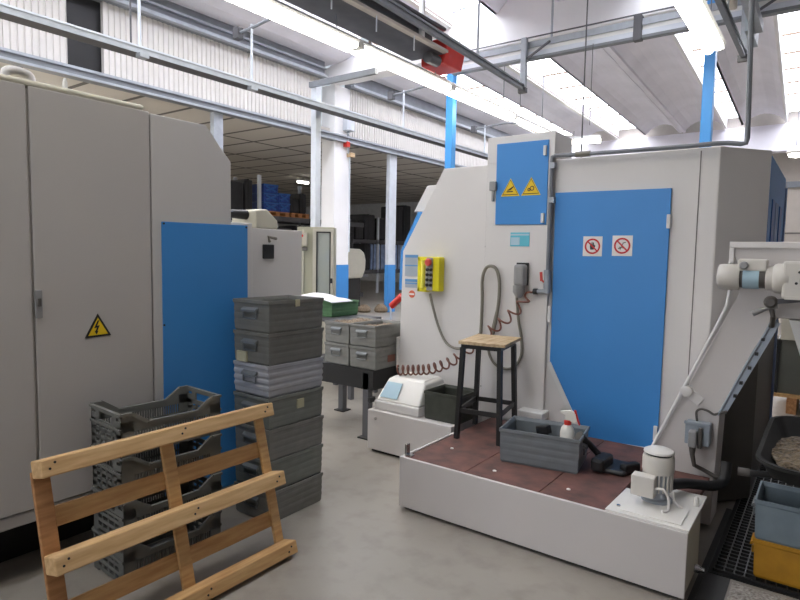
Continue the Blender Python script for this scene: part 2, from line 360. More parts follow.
# ================================================================== OVERHEAD STEELWORK
# cable trunking on the way along the hall, hung on arms from the lamp row
TX = -7.0
def tz(x, y): return pX(x, y, TX).z
z1 = (tz(0, 5)+tz(400, 125))/2; z0 = (tz(0, 11.5)+tz(400, 130.5))/2; XW = (pZ(0, 18, z0).x+pZ(400, 135, z0).x)/2
t = thing('cable_trunking', (TX, 6, z0), 'long grey galvanised cable trunking running under the lamp row', 'cable trunking')
MB().box((XW, 1.0, z0), (TX-.006, 20, z1-.02)).build('shaded_channel', 'dark_iron', t); MB().box((TX-.006, 1.0, z0-.004), (TX, 20, z1-.02)).build('side_plate', 'galv', t)  # channel coloured dark to stand for shade on the underside
MB().box((XW-.005, 1.0, z1-.02), (TX+.012, 20, z1)).build('lid', 'galv_light', t)
for x, y in ((254, 27), (406, 92), (487, 127)):
    q = pX(x, y, TX+.02); MB().tube([(TX-.03, q.y, z1-.01), (TX-.03, q.y, q.z+.05)], .018, 8).build('hanger', 'galv_light', t)
    MB().tube([(TX-.35, q.y, q.z-.02), (TX, q.y, q.z), (TX+.6, q.y, q.z+.03), (LX-.14, q.y, 4.6)], .022, 8, smooth_path=4).build('arm', 'steel_dark', t)
    MB().box((TX-.4, q.y-.05, q.z-.1), (TX-.28, q.y+.05, q.z+.06)).build('clamp', 'dark_iron', t)
q = pX(141, 40, TX); MB().tube([(TX-.03, q.y, z1-.01), (TX-.03, q.y, 6.0)], .02, 8).build('hanger', 'galv_light', t)
q2 = pX(135, 20, TX); MB().tube([(TX-.1, q2.y, z1-.01), (TX-.1, q2.y, 6.0)], .012, 8).build('hanger', 'dark_iron', t)
for x, y in ((143, 58), (253, 91)):
    q = pX(x, y, TX); MB().box((TX-.06, q.y-.06, z0-.05), (TX+.04, q.y+.06, z0)).build('bracket', 'galv', t)
# galvanised post carrying the trunking
PX_ = XW-.1; q = pX(316, 130, PX_); PY = q.y
t = thing('steel_post', (PX_, PY, 0), 'galvanised steel post in front of the white column carrying the trunking', 'post')
zt = pX(316, 86, PX_).z; e = pY(404, 74, PY); e.x = min(e.x, LX-.25)
MB().box((PX_-.06, PY-.065, 0), (PX_+.06, PY+.065, zt)).build('shaft', 'galv_light', t, bevel=.008); MB().box((PX_-.15, PY-.15, 0), (PX_+.15, PY+.15, .015)).build('base_plate', 'galv', t)
MB().bar((PX_-.05, PY-.1, zt), (e.x, PY-.1, zt), .06, .09).build('arm', 'steel_dark', t)
# switch box on the column
c = pX(349, 122, FX+.06); t = thing('switch_box', c, 'small grey switch box with red knob high on the white column', 'switch box')
MB().box((FX+.0, c.y-.16, c.z-.22), (FX+.16, c.y+.1, c.z+.16)).build('housing', 'galv_light', t, bevel=.01)
MB().tube([(FX+.05, c.y-.02, c.z-.2), (FX+.05, c.y, c.z-.75)], .02, 6).build('conduit', 'galv', t)
MB().box((FX+.0, c.y-.13, c.z-.6), (FX+.12, c.y-.02, c.z-.48)).build('knob', 'red', t); MB().box((FX+.0, c.y+.0, c.z-.82), (FX+.12, c.y+.16, c.z-.72)).build('coupling', 'ply', t)
MB().tube([(FX+.05, c.y+.05, c.z-.75), (FX+.05, c.y+.06, 1.6)], .018, 6).build('conduit', 'galv_light', t)
# crane girder with red hoist
t = thing('crane_girder', (-5.55, 5, 4.8), 'dark steel crane girder running above the lamp row', 'crane girder')
MB().box((-5.95, -3, 4.84), (-5.28, 8.35, 4.9)).box((-5.68, -3, 4.9), (-5.55, 8.35, 5.2)).box((-5.95, -3, 5.2), (-5.28, 8.35, 5.24)).build('beam', 'dark_iron', t)
MB().box((-5.30, -3, 4.83), (-5.2, 8.3, 4.87)).build('edge_strip', 'hall_beige', t)
for yy in (5.6, 6.5, 7.4): MB().tube([(-5.24, yy, 4.62), (-5.24, yy, 4.83)], .01, 6).build('wire', 'galv_light', t)
MB().tube([(-5.45, 7.9, 4.9), (-5.45, 7.9, 6.05)], .05, 10).build('hanger', 'white_paint', t)
MB().tube([(-5.45, 0.9, 5.24), (-5.45, .9, 6.05)], .05, 10).build('hanger', 'white_paint', t)
t = thing('hoist', (-5.6, 8.7, 4.75), 'red hoist block at the end of the dark crane girder', 'hoist')
MB().prism([V(-5.78, 8.37, 4.72), V(-5.78, 8.37, 4.9), V(-5.55, 8.37, 5.12), V(-5.36, 8.37, 5.12), V(-5.28, 8.37, 4.98), V(-5.34, 8.37, 4.72)], (0, .6, 0)).build('housing', 'red', t, bevel=.02)
MB().lathe([(.05, 0), (.09, .02), (.09, .3), (.05, .33)], (-5.4, 7.98, 4.72), (0, 1, 0), 14).build('motor', 'dark_iron', t, smooth=True)
MB().box((-5.42, 8.45, 4.8), (-5.32, 8.9, 4.95)).build('end_plate', 'sign_white', t, bevel=.01)
# gantry: double steel profile across the hall just before the beam
GY = 9.6
gz = lambda x, y: pY(x, y, GY).z
t = thing('gantry_rail', (-2, GY, 4.95), 'grey double steel rail crossing the hall under the roof beam', 'steel rail')
MB().box((-5.9, GY-.06, 5.1), (6.9, GY+.06, 5.2)).build('upper_rail', 'galv', t)
MB().box((-5.9, GY-.03, 5.03), (6.9, GY+.05, 5.1)).build('web', 'white_paint', t); MB().box((-5.9, GY-.05, 4.95), (6.9, GY+.05, 5.03)).build('web', 'galv_light', t)
MB().box((-5.9, GY-.06, 4.91), (6.9, GY+.06, 4.95)).build('lower_rail', 'steel_dark', t)
MB().tube([(-5.9, GY-.05, 5.27), (6.9, GY-.05, 5.27)], .012, 6).build('wire', 'dark_iron', t)
MB().box((-2.66, GY-.1, 4.88), (-2.54, GY+.02, 5.24)).build('clamp', 'dark_iron', t)
for xx in (-4.0, 1.5, 5): MB().tube([(xx, GY, 5.2), (xx, GY, 6.0)], .02, 8).build('hanger', 'galv', t)
def busbar(x, y0, y1, z, label, dx=0., dz=0.):
    t = thing('busbar_rail', (x, y1, z), label, 'busbar rail', 'busbar rails hung from the gantry')
    n_ = V(x+dx, y0, z+dz); f_ = V(x, y1, z+.0); MB().bar(n_, f_, .06, .03).bar(n_+V(0, 0, .07), f_+V(0, 0, .07), .06, .03).bar(n_+V(0, 0, .035), f_+V(0, 0, .035), .016, .05).build('rail', 'steel_dark', t)
    MB().box((x-.05, y1-.04, z-.02), (x+.05, y1+.04, 5.25)).build('bracket', 'galv', t, bevel=.008)
    MB().bar((x+.05, y1, 4.9), (x+.45, y1, 5.12), .03).build('brace', 'dark_iron', t)
    MB().tube([(x, y1-1.6, z+.1), (x, y1-1.6, 6.0)], .018, 8).build('hanger', 'galv', t)
    MB().box((x-.07, y1-.06, z-.06), (x+.07, y1+.02, z+.02)).build('end_cap', 'dark_iron', t)
    return t
busbar(-4.42, .0, GY-.13, 4.4, 'grey busbar rail ending at the bracket left of the small blue door', .3, .05)
t = busbar(-1.16, .0, GY-.13, 4.36, 'grey busbar rail beside the big bright lamp and the vertical pipe')
MB().box((-1.02, 1.0, 4.5), (-.9, 9.0, 4.62)).build('side_rail', 'galv', t)
MB().box((-1.27, 7.1, 4.56), (-1.1, 8.2, 4.76)).build('collector', 'hall_beige', t, bevel=.02)
MB().box((-1.06, 8.6, 4.42), (-.98, 9.3, 4.9)).build('end_panel', 'box_bluegrey', t)
# blue posts behind the machine
def bpost(x, y, label, top=6.0):
    t = thing('blue_post', (x, y, 0), label, 'post', 'blue box-section posts')
    MB().box((x-.075, y-.075, 0), (x+.075, y+.075, top)).build('shaft', 'post_blue', t, bevel=.006)
    MB().box((x-.14, y-.14, 0), (x+.14, y+.14, .015)).build('base_plate', 'blue_dark', t)
q = pY(707.5, 110, 9.92); bpost(q.x, 9.92, 'tall blue post rising behind the machine under the big bright lamp', 5.9)
q = ray(450.5, 140)*11.4; bpost(q.x, q.y, 'tall blue post rising behind the machine below the red hoist', 5.3)
# thin hanging wires by the small blue door
for (a, b, lab) in (((586, 40), (581.5, 160), 'thin dark cable hanging above the pipe beside the small blue door'), ((593, 46), (590.5, 125), 'faint thin wire hanging behind the dark cable')):
    y = 5.2 if a[0] == 586 else 9.5
    p = pY(*a, y); q = pY(*b, y); t = TG(MB().tube([(p.x, y, min(q.z, 2.5) if y < 6 else q.z), (p.x, y, 4.95 if y > 6 else 5.95)], .006, 6).build('hanging_cable', 'dark_iron'), lab, 'cable')

# ================================================================== MACHINE WITH BLUE DOOR
MF = 4.12
def F(x, y, Y=MF): return pY(x, y, Y)
t = RM = thing('machining_center', (-1.6, MF, 0), 'large cream machine enclosure with blue service door behind the platform', 'machine')
topz = 2.29
xl = F(403, 251).x
front = [V(F(397, 380).x, MF, 0), V(xl, MF, F(403, 251).z), V(F(444, 166).x, MF, topz), V(-.597, MF, topz), V(-.597, MF, 0)]
b = MB().prism(front, (0, .33, 0))
b.build('enclosure', 'cream', t, bevel=.006)
foot = [V(front[0].x, 0, 0), V(-.597, 0, 0)]
MB().prism([V(-2.75, MF+.33, .02), V(-2.75, MF+.33, topz-.03), V(-.40, MF+.33, topz-.03), V(-.40, MF+.33, .02)], (0, 1.4, 0)).build('rear_enclosure', 'cream', t)
# chamfered corner
MB().prism([V(-.597, MF, 1.0), V(-.352, MF+.33, 1.0), V(-.9, MF+.33, 1.0)], (0, 0, topz-.0-1.0)).build('corner_panel', 'cream', t, bevel=.004)
MB().prism([V(-.597, MF, .02), V(-.352, MF+.33, .02), V(-.9, MF+.33, .02)], (0, 0, .98)).build('shaded_corner', 'dark_panel', t)  # lower corner coloured dark for the shade under the conveyor
# blue side running away from the camera
MB().box((-.40, MF+.34, 1.2), (-.352, MF+1.72, topz-.03)).build('side_panel', 'blue', t)
MB().box((-.40, MF+.34, .02), (-.356, MF+1.72, 1.2)).build('shaded_side', 'dark_panel', t)  # lower part of the blue side, shade put into its colour
for yy, mm in ((4.65, 'blue_dark'), (4.95, 'pale_blue'), (5.3, 'blue_dark')): MB().box((-.352, yy, 1.3), (-.345, yy+.2, 2.0)).build('side_door', mm, t)
MB().box((-.40, MF+1.72, .02), (-.34, MF+1.78, topz-.1)).build('edge_post', 'pale_blue', t)
# hood and blue edge at the far left side
hp = [F(427, 185.5, 4.3), F(446, 184, 4.3), F(440, 212, 4.3), F(413.5, 212, 4.3)]
MB().prism(hp, (0, .5, 0)).build('hood', 'cream', t, bevel=.01)
MB().prism([F(400.8, 251, MF+.1), F(418, 212, MF+.1), F(440, 212, MF+.1), F(420, 290, MF+.1), F(399, 290, MF+.1)], (0, 1.2, 0)).build('side_panel', 'blue', t)
MB().box((F(396, 340).x, MF+.002, F(396, 368).z), (F(399, 340).x, MF+.05, F(396, 337).z)).build('side_box', 'cream', t, bevel=.008)
MB().lathe([(.02, 0), (.025, .02), (.025, .05), (.01, .06)], F(397, 337, MF+.1), (0, 0, 1), 10).build('knob', 'black', t)
# electric column with the small blue door
cx0, cx1 = F(489.8, 160).x, F(556.5, 160).x
MB().box((cx0, MF-.035, 2.29), (cx1, MF+.3, F(520, 137).z+.01)).box((cx0, MF-.035, .345), (F(549, 300).x, MF-.0, 2.29)).build('electric_column', 'cream', t, bevel=.004)
DY = MF-.045
d = MB().prism([F(497, 144.3, DY), F(549, 139.3, DY), F(546, 224.6, DY), F(495, 224.6, DY)], (0, .02, 0)).build('column_door', 'blue', t, bevel=.003)
def hinge(x, y, par, Y=DY, h=.07): p = F(x, y, Y); MB().box((p.x-.012, Y-.018, p.z-h/2), (p.x+.012, Y, p.z+h/2)).build('hinge', 'white_paint', par, bevel=.004)
hinge(545.6, 150.5, d); hinge(543, 218, d)
p = F(495, 187, DY); MB().box((p.x-.035, DY-.03, p.z-.03), (p.x+.02, DY, p.z+.04)).box((p.x-.02, DY-.02, p.z-.11), (p.x+.0, DY, p.z)).build('latch', 'plug_grey', d, bevel=.006)
def tri(cx, cy, hw, par, Y, kind, dark='black'):
    c = F(cx, cy, Y); s = hw
    def P(k, y): return [V(c.x-k, y, c.z-k*.86), V(c.x+k, y, c.z-k*.86), V(c.x, y, c.z+k*.88)]
    o = MB().prism(P(s, Y-.003), (0, .003, 0)).build('warning_sticker', 'black_steel' if kind == 'bolt' else 'sign_yellow', par); o['label'] = 'yellow triangular warning sticker'
    if kind != 'bolt':
        q = P(s*.86, 0); e = P(s*.78, 0); g = MB()
        for i in range(3):
            j = (i+1) % 3; cz = c.z-.0
            a1 = q[i]; a2 = q[j]; b1 = e[i]; b2 = e[j]
            g.add([V(a.x, Y-.0042, a.z) for a in (a1, a2, b2, b1)], [(0, 1, 2, 3)])
        g.build('border', 'black_steel', o)
        g = MB()
        if kind == 'hand':
            for i in range(4): g.bar(V(c.x-s*.28+i*s*.1, Y-.005, c.z-s*.30+i*s*.02), V(c.x+s*.05+i*s*.1, Y-.005, c.z-s*.1+i*s*.06), s*.09, .001, (0, 1, 0))
            g.bar(V(c.x-s*.38, Y-.005, c.z-s*.42), V(c.x+s*.3, Y-.005, c.z-s*.42), s*.1, .001, (0, 1, 0))
        else:
            for r0_, cc in ((.2, V(c.x+s*.12, 0, c.z-s*.2)), (.12, V(c.x-s*.2, 0, c.z-s*.32))):
                for i in range(12):
                    a = i*math.pi/6; b_ = (i+1)*math.pi/6
                    g.bar(V(cc.x+math.cos(a)*s*r0_, Y-.005, cc.z+math.sin(a)*s*r0_), V(cc.x+math.cos(b_)*s*r0_, Y-.005, cc.z+math.sin(b_)*s*r0_), s*.08, .001, (0, 1, 0))
        g.build('pictogram', 'black_steel', o)
    return o
tri(510.5, 187.5, .075, RM, DY, 'hand'); tri(531.2, 186.3, .075, RM, DY, 'roll')
p0 = F(510.5, 232.5, MF-.04); p1 = F(529, 246.5, MF-.04)
o = MB().box((p0.x, MF-.039, p1.z), (p1.x, MF-.035, p0.z)).build('info_label', 'label_cyan', t); o['label'] = 'light blue information label'
w = p1.x-p0.x; h = p0.z-p1.z
MB().box((p0.x, MF-.041, p0.z-h*.22), (p1.x, MF-.039, p0.z-h*.1)).build('printed_band', 'label_pale', o); MB().box((p0.x+w*.04, MF-.041, p1.z+h*.1), (p0.x+w*.5, MF-.039, p0.z-h*.35)).build('printed_field', 'label_pale', o)
# seam, screws
p = F(487, 160); q = F(482.6, 417)
MB().box((F(484.8, 290).x-.006, MF-.002, .35), (F(484.8, 290).x+.006, MF+.001, 2.2)).build('panel_seam', 'seam', t)
MB().box((F(694.5, 270).x-.003, MF-.002, .35), (F(694.5, 270).x+.003, MF+.001, 2.27)).build('panel_seam', 'seam', t)
for x, y in ((488.5, 175), (486, 246.5), (492, 263), (481.5, 386), (484.5, 386.5), (482, 318)):
    MB().lathe([(.008, 0), (.008, .004), (.004, .006)], F(x, y, MF-.0), (0, -1, 0), 8).build('screw', 'seam', t)
# big service door
SY = MF-.02
dp = [F(555.3, 192.8, SY), F(671.6, 188, SY), F(657, 449, SY), F(583, 437.5, SY), F(571.5, 410, SY), F(549.6, 363, SY), F(551, 330, SY)]
d = MB().prism(dp, (0, .018, 0)).build('service_door', 'blue', t, bevel=.003)
MB().bar(F(549, 362.5, SY), F(583, 438.5, SY), .03, .02, (0, 1, 0)).build('edge_strip', 'white_paint', d)
MB().bar(F(583, 440.5, SY), F(657.5, 451.5, SY), .02, .035, (0, 0, 1)).build('bottom_sill', 'white_paint', d)
hinge(669, 221.5, d, SY, .09); hinge(655.5, 433, d, SY, .1); hinge(549.8, 314, d, SY, .12)
def prohib(cx, cy, kind):
    c = F(cx, cy, SY); s = .066; Y = SY
    o = MB().box((c.x-s, Y-.003, c.z-s*1.04), (c.x+s, Y, c.z+s*1.04)).build('prohibition_sign', 'sign_white', RM); o['label'] = 'white square sign with red prohibition ring'
    g = MB(); n = 28; r1, r2 = s*.82, s*.64
    for i in range(n):
        a = 2*math.pi*i/n; b_ = 2*math.pi*(i+1)/n
        g.add([V(c.x+r*math.cos(x), Y-.0045, c.z+r*math.sin(x)) for r, x in ((r1, a), (r1, b_), (r2, b_), (r2, a))], [(0, 1, 2, 3)])
    g.bar(V(c.x-r2*.72, Y-.005, c.z+r2*.72), V(c.x+r2*.72, Y-.005, c.z-r2*.72), s*.15, .001, (0, 1, 0))
    g.build('ring', 'sign_red', o)
    g = MB()
    if kind == 'hand':
        g.prism([V(c.x+x*s, Y-.004, c.z+z*s) for x, z in ((-.22, -.35), (.12, -.35), (.3, 0), (.26, .2), (.16, .08), (.14, .4), (.05, .42), (.02, .1), (-.02, .45), (-.1, .45), (-.12, .1), (-.2, .38), (-.28, .34), (-.26, -.1))], (0, .0005, 0))
    else:
        g.bar(V(c.x-s*.4, Y-.004, c.z-s*.3), V(c.x+s*.1, Y-.004, c.z-s*.1), s*.12, .001, (0, 1, 0)).bar(V(c.x-s*.2, Y-.004, c.z-s*.4), V(c.x+s*.1, Y-.004, c.z+s*.3), s*.1, .001, (0, 1, 0))
        g.bar(V(c.x+s*.1, Y-.004, c.z+s*.3), V(c.x+s*.35, Y-.004, c.z+s*.35), s*.1, .001, (0, 1, 0)).bar(V(c.x-s*.3, Y-.004, c.z-s*.1), V(c.x+s*.3, Y-.004, c.z-s*.3), s*.06, .001, (0, 1, 0))
    g.build('pictogram', 'black_steel' if kind == 'hand' else 'seam', o)
prohib(592.6, 246.3, 'hand'); prohib(622.3, 245.8, 'shoe')
# info plates and round sticker by the control box
for (x0, y0, x1, y1) in ((405.5, 254.5, 418, 276.5), (405.5, 278.5, 417.5, 288)):
    a = F(x0, y0); b_ = F(x1, y1); o = MB().box((a.x, MF-.004, b_.z), (b_.x, MF-.001, a.z)).build('info_plate', 'plate_grey', t)
    MB().box((a.x, MF-.006, a.z-.025), (b_.x, MF-.004, a.z-.003)).build('printed_band', 'plate_blue', o)
    MB().box((a.x, MF-.006, (a.z+b_.z)/2-.006), (b_.x, MF-.004, (a.z+b_.z)/2+.004)).build('printed_band', 'plate_blue', o)
o = MB().lathe([(.032, 0), (.032, .003)], F(412, 294, MF-.001), (0, -1, 0), 18).build('round_sticker', 'sticker_orange', t)
MB().box((F(409.5, 294).x, MF-.006, F(412, 294).z-.008), (F(414.5, 294).x, MF-.004, F(412, 294).z+.006)).build('printed_band', 'sign_white', o)
# socket
a = F(517.5, 262.5, MF-.035); b_ = F(528.5, 285.5, MF-.035); MB().box((a.x, MF-.055, b_.z), (b_.x, MF-.035, a.z)).build('socket', 'black', t, bevel=.004)
# small white box low on the wall
a = F(518, 409, 4.0); b_ = F(543, 421, 4.0); o = MB().box((a.x, 3.98, b_.z), (b_.x, MF, a.z-.0)).build('wall_box', 'white_paint', t, bevel=.008)

# --- pendant control box
P0 = F(417.5, 256.5, MF-.09); P1 = F(439.5, 293, MF-.09)
t = thing('control_box', V(P0.x, MF-.1, P1.z), 'yellow push-button control box with red stop button hung on the machine', 'control box')
W = P1.x-P0.x; H = P0.z-P1.z; Y = MF-.085
MB().box((P0.x+W*.38, Y, P1.z+.008), (P1.x-.01, MF-.001, P0.z)).build('housing', 'yellow', t, bevel=.012)
MB().box((P0.x, Y-.005, P0.z-.035), (P0.x+W*.42, MF-.03, P0.z)).box((P0.x, Y-.005, P1.z), (P0.x+W*.42, MF-.03, P1.z+.04)).box((P0.x, Y-.005, P1.z), (P0.x+W*.14, MF-.03, P0.z)).build('guard', 'yellow', t, bevel=.008)
MB().tube([(P0.x+W*.25, Y, P1.z+.03), (P0.x+W*.25, Y, P0.z-.03)], .02, 10).build('grip', 'yellow_light', t, smooth=True)
MB().box((P0.x+W*.42, Y-.006, P1.z+.015), (P0.x+W*.68, Y, P0.z-.006)).build('button_plate', 'plug_grey', t, bevel=.003)
bx = P0.x+W*.55; MB().lathe([(.012, 0), (.03, .012), (.032, .026), (.02, .036)], (bx, Y-.006, P0.z-.045), (0, -1, 0), 14).build('stop_button', 'red_soft', t, smooth=True)
for i in range(4):
    for sx in (-.018, .018):
        MB().lathe([(.013, 0), (.013, .014), (.008, .018)], (bx+sx, Y-.006, P0.z-.105-i*.042), (0, -1, 0), 10).build('push_button', 'black', t)
MB().tube([F(430, 293.5, MF-.06), F(432.5, 305, MF-.05), F(438, 325, MF-.03), F(445, 341, MF-.03), F(453, 347.5, MF-.04), F(462, 348.5, MF-.05), F(470, 346.5, MF-.06), F(475, 343, MF-.06)], .011, 8, smooth_path=6).build('cable', 'hose_grey', t, smooth=True)
# --- power plug with its cable
c = F(519.5, 276, MF-.11); t = thing('power_plug', c, 'grey power plug in the black socket under the light blue label', 'plug')
MB().box((c.x-.04, MF-.14, c.z-.075), (c.x+.045, MF-.056, c.z+.085)).build('body', 'plug_grey', t, bevel=.02)
MB().lathe([(.045, 0), (.045, .05), (.02, .09)], (c.x-.005, MF-.1, c.z-.07), (0, 0, -1), 12).build('gland', 'plug_grey', t, smooth=True)
MB().tube([F(517.5, 288, MF-.1), F(516.8, 296, MF-.06), F(518.5, 320, MF-.055), F(521.5, 340, MF-.05), F(521, 356, MF-.05), F(514, 367, MF-.05), F(504, 368.5, MF-.05), F(494, 363, MF-.05), F(488.5, 350, MF-.05), F(492, 332, MF-.05), F(496.5, 312, MF-.05)], .0105, 8, smooth_path=6).build('cable', 'hose_grey', t, smooth=True)
# --- looped grey hose
t = TG(MB().tube([F(479, 352, MF-.085), F(481, 330, MF-.085), F(482.2, 300, MF-.085), F(482.3, 280, MF-.085), F(485.5, 269, MF-.085), F(491, 266, MF-.085), F(496.5, 269.5, MF-.085), F(499.3, 281, MF-.085), F(499, 298, MF-.085), F(496.5, 316, MF-.085), F(493.3, 332, MF-.085), F(490, 345, MF-.09)], .013, 10, smooth_path=6).build('looped_hose', 'hose_grey', smooth=True), 'grey hose hung in a tall loop on the cream machine wall', 'hose')
# --- air pipe along the machine with valve
t = thing('air_pipe', F(551, 293, MF-.06), 'grey air pipe from the roof along the machine top and down beside the blue door', 'pipe')
AY = MF-.06
pts = [F(752, 0, AY)+V(.0, 0, 2.7), F(752, 0, AY), F(747.5, 138, AY), F(746, 143, AY), F(741, 144, AY), F(728, 143, AY), F(715, 143.5, AY), F(690, 146, AY), F(640, 150, AY), F(580, 154.5, AY), F(556, 155.5, AY), F(552.5, 157, AY), F(551.8, 162, AY), F(549.5, 220, AY), F(547, 290, AY)]
MB().tube(pts, .0145, 8).build('pipe', 'steel_dark', t, smooth=True)
MB().tube([F(547.2, 270, AY), F(546.8, 293, AY)], .024, 10).tube([F(546.8, 291.5, AY), F(536, 291.5, AY)], .016, 8).build('fitting', 'galv', t, smooth=True)
MB().tube([F(537.5, 291.5, AY), F(533.5, 291.5, AY)], .0225, 10).build('coupling', 'black', t)
MB().bar(F(541, 272, AY-.02), F(541.5, 281, AY-.02), .018, .01).bar(F(541.5, 280, AY-.02), F(545, 283, AY), .018, .01).build('valve_lever', 'red_soft', t)
for x, y in ((552.8, 165.5), (552, 200)): p = F(x, y, AY); MB().box((p.x-.016, AY-.02, p.z-.02), (p.x+.02, MF-.038, p.z+.02)).build('clip', 'galv', t)
for x, y in ((580, 154.5), (586, 154.1)): p = F(x, y, AY); MB().tube([p-V(.03, 0, -.001), p+V(.03, 0, .001)], .02, 8).build('coupling', 'hose_grey', t)
# --- spiral hose
path = [F(533, 291.7, MF-.06), F(527.5, 295, MF-.1), F(522, 304, MF-.14), F(507, 318, MF-.16), F(490, 331, MF-.17), F(476, 343, MF-.17), F(462, 354, MF-.18), F(448, 363, MF-.2), F(430, 369, MF-.22), F(412, 370, MF-.25), F(397, 370, MF-.28)]
q = []
for i in range(len(path)-1):
    p0 = path[max(i-1, 0)]; p1 = path[i]; p2 = path[i+1]; p3 = path[min(i+2, len(path)-1)]
    for k_ in range(40):
        tt = k_/40; q.append(.5*((2*p1)+(p2-p0)*tt+(2*p0-5*p1+4*p2-p3)*tt*tt+(3*p1-p0-3*p2+p3)*tt**3))
ph = 0; hp_ = []
L_ = 0; tot = sum((q[i+1]-q[i]).length for i in range(len(q)-1))
fine = []
for i in range(len(q)-1):
    for k_ in range(3): fine.append(q[i].lerp(q[i+1], k_/3))
for i in range(len(fine)-1):
    d_ = fine[i+1]-fine[i]; L_ += d_.length; f_ = L_/tot
    pitch = .1 if f_ < .45 else .1-.055*min(1, (f_-.45)/.4)
    ph += d_.length/pitch*2*math.pi; dn = d_.normalized(); a = dn.cross(V(0, 1, 0)).normalized(); b_ = dn.cross(a)
    R_ = .038*min(1, f_/.08)
    hp_.append(fine[i]+(a*math.cos(ph)+b_*math.sin(ph))*R_)
TG(MB().tube(hp_, .0075, 6).build('spiral_hose', 'hose_red', smooth=True), 'red brown coiled air hose stretched across the machine wall', 'hose')

# ================================================================== PLATFORM
PX0, PX1, PYF, PZ = -2.105, -.80, 2.9, .33
t = thing('platform', (-1.5, 3.4, 0), 'low cream platform with reddish anti-slip deck before the blue door', 'platform')
TXR = -.46
MB().box((PX0, PYF, .02), (TXR, PYF+.02, PZ+.006)).build('front_panel', 'cabinet', t, bevel=.003)
MB().box((PX0, PYF+.02, .02), (PX0+.02, 3.6, PZ+.006)).build('end_panel', 'cabinet', t, bevel=.003)
MB().box((PX0+.03, PYF+.03, 0), (TXR-.03, PYF+.07, .03)).build('foot_rail', 'black', t)
xs = [PX0+.02, -1.66, -1.2, -.845]
for i in range(3): MB().box((xs[i]+.003, PYF+.022, PZ-.03), (xs[i+1]-.003, 4.08, PZ)).build('deck_plate', 'deck', t)
MB().box((-.842, 3.45, PZ-.03), (-.50, 3.76, PZ)).build('deck_plate', 'deck', t)
MB().box((PX0+.03, PYF+.03, .03), (-.9, 4.06, PZ-.03)).build('frame', 'black_steel', t)
p = V(PX0+.03, PYF+.06, PZ); MB().box((p.x-.02, p.y-.02, p.z-.01), (p.x+.03, p.y+.02, p.z+.012)).box((p.x-.02, p.y-.02, p.z-.01), (p.x-.005, p.y+.02, p.z+.075)).build('corner_bracket', 'chrome', t, bevel=.004)
for x, y in ((494.5, 471), (568.5, 489.5), (452, 448.5)):
    c = pZ(x, y, PZ); TG(MB().lathe([(.012, 0), (.011, .004), (.004, .007)], c, n=8).build('metal_scrap', 'white_gloss'), {494: 'tiny white scrap on the deck before the grey crate', 568: 'tiny white scrap on the deck near the pump', 452: 'tiny white scrap on the deck beside the stool leg'}[int(x)], 'scrap')
# ================================================================== FILTER UNIT AT THE LEFT OF THE PLATFORM
FYY = 3.61
t = thing('filter_unit', (-2.55, 3.85, 0), 'low cream unit with sloped white cover beside the platform', 'machine unit')
MB().box((-2.945, FYY, .025), (-2.16, 4.08, .345)).build('base_box', 'cabinet', t, bevel=.006)
MB().box((-2.92, FYY+.03, 0), (-2.15, 4.05, .025)).build('plinth', 'black', t)
MB().box((-2.915, FYY+.04, .345), (-2.478, 4.08, .42)).build('cover_base', 'cream', t, bevel=.012)
def rr(x0, x1, y0, y1, z): return [V(x0, y0, z), V(x1, y0, z), V(x1, y1, z), V(x0, y1, z)]
cv = MB().loft([rr(-2.905, -2.482, FYY+.05, 4.07, .42), rr(-2.86, -2.50, FYY+.16, 4.05, .585), rr(-2.83, -2.53, FYY+.2, 4.03, .6)]).build('cover', 'white_gloss', t, bevel=.02, seg=3)
a0, a1, a2, a3 = V(-2.87, FYY+.062, .447), V(-2.70, FYY+.062, .447), V(-2.70, FYY+.136, .56), V(-2.845, FYY+.136, .56)
MB().prism([a0, a1, a2, a3], (0, -.004, .003)).build('cover_label', 'label_pale', t)
MB().lathe([(.012, 0), (.012, .008)], (-2.86, FYY, .28), (0, -1, 0), 10).build('lock', 'chrome', t)
MB().box((-2.935, FYY-.012, .40), (-2.915, FYY+.06, .44)).build('latch', 'black', t)
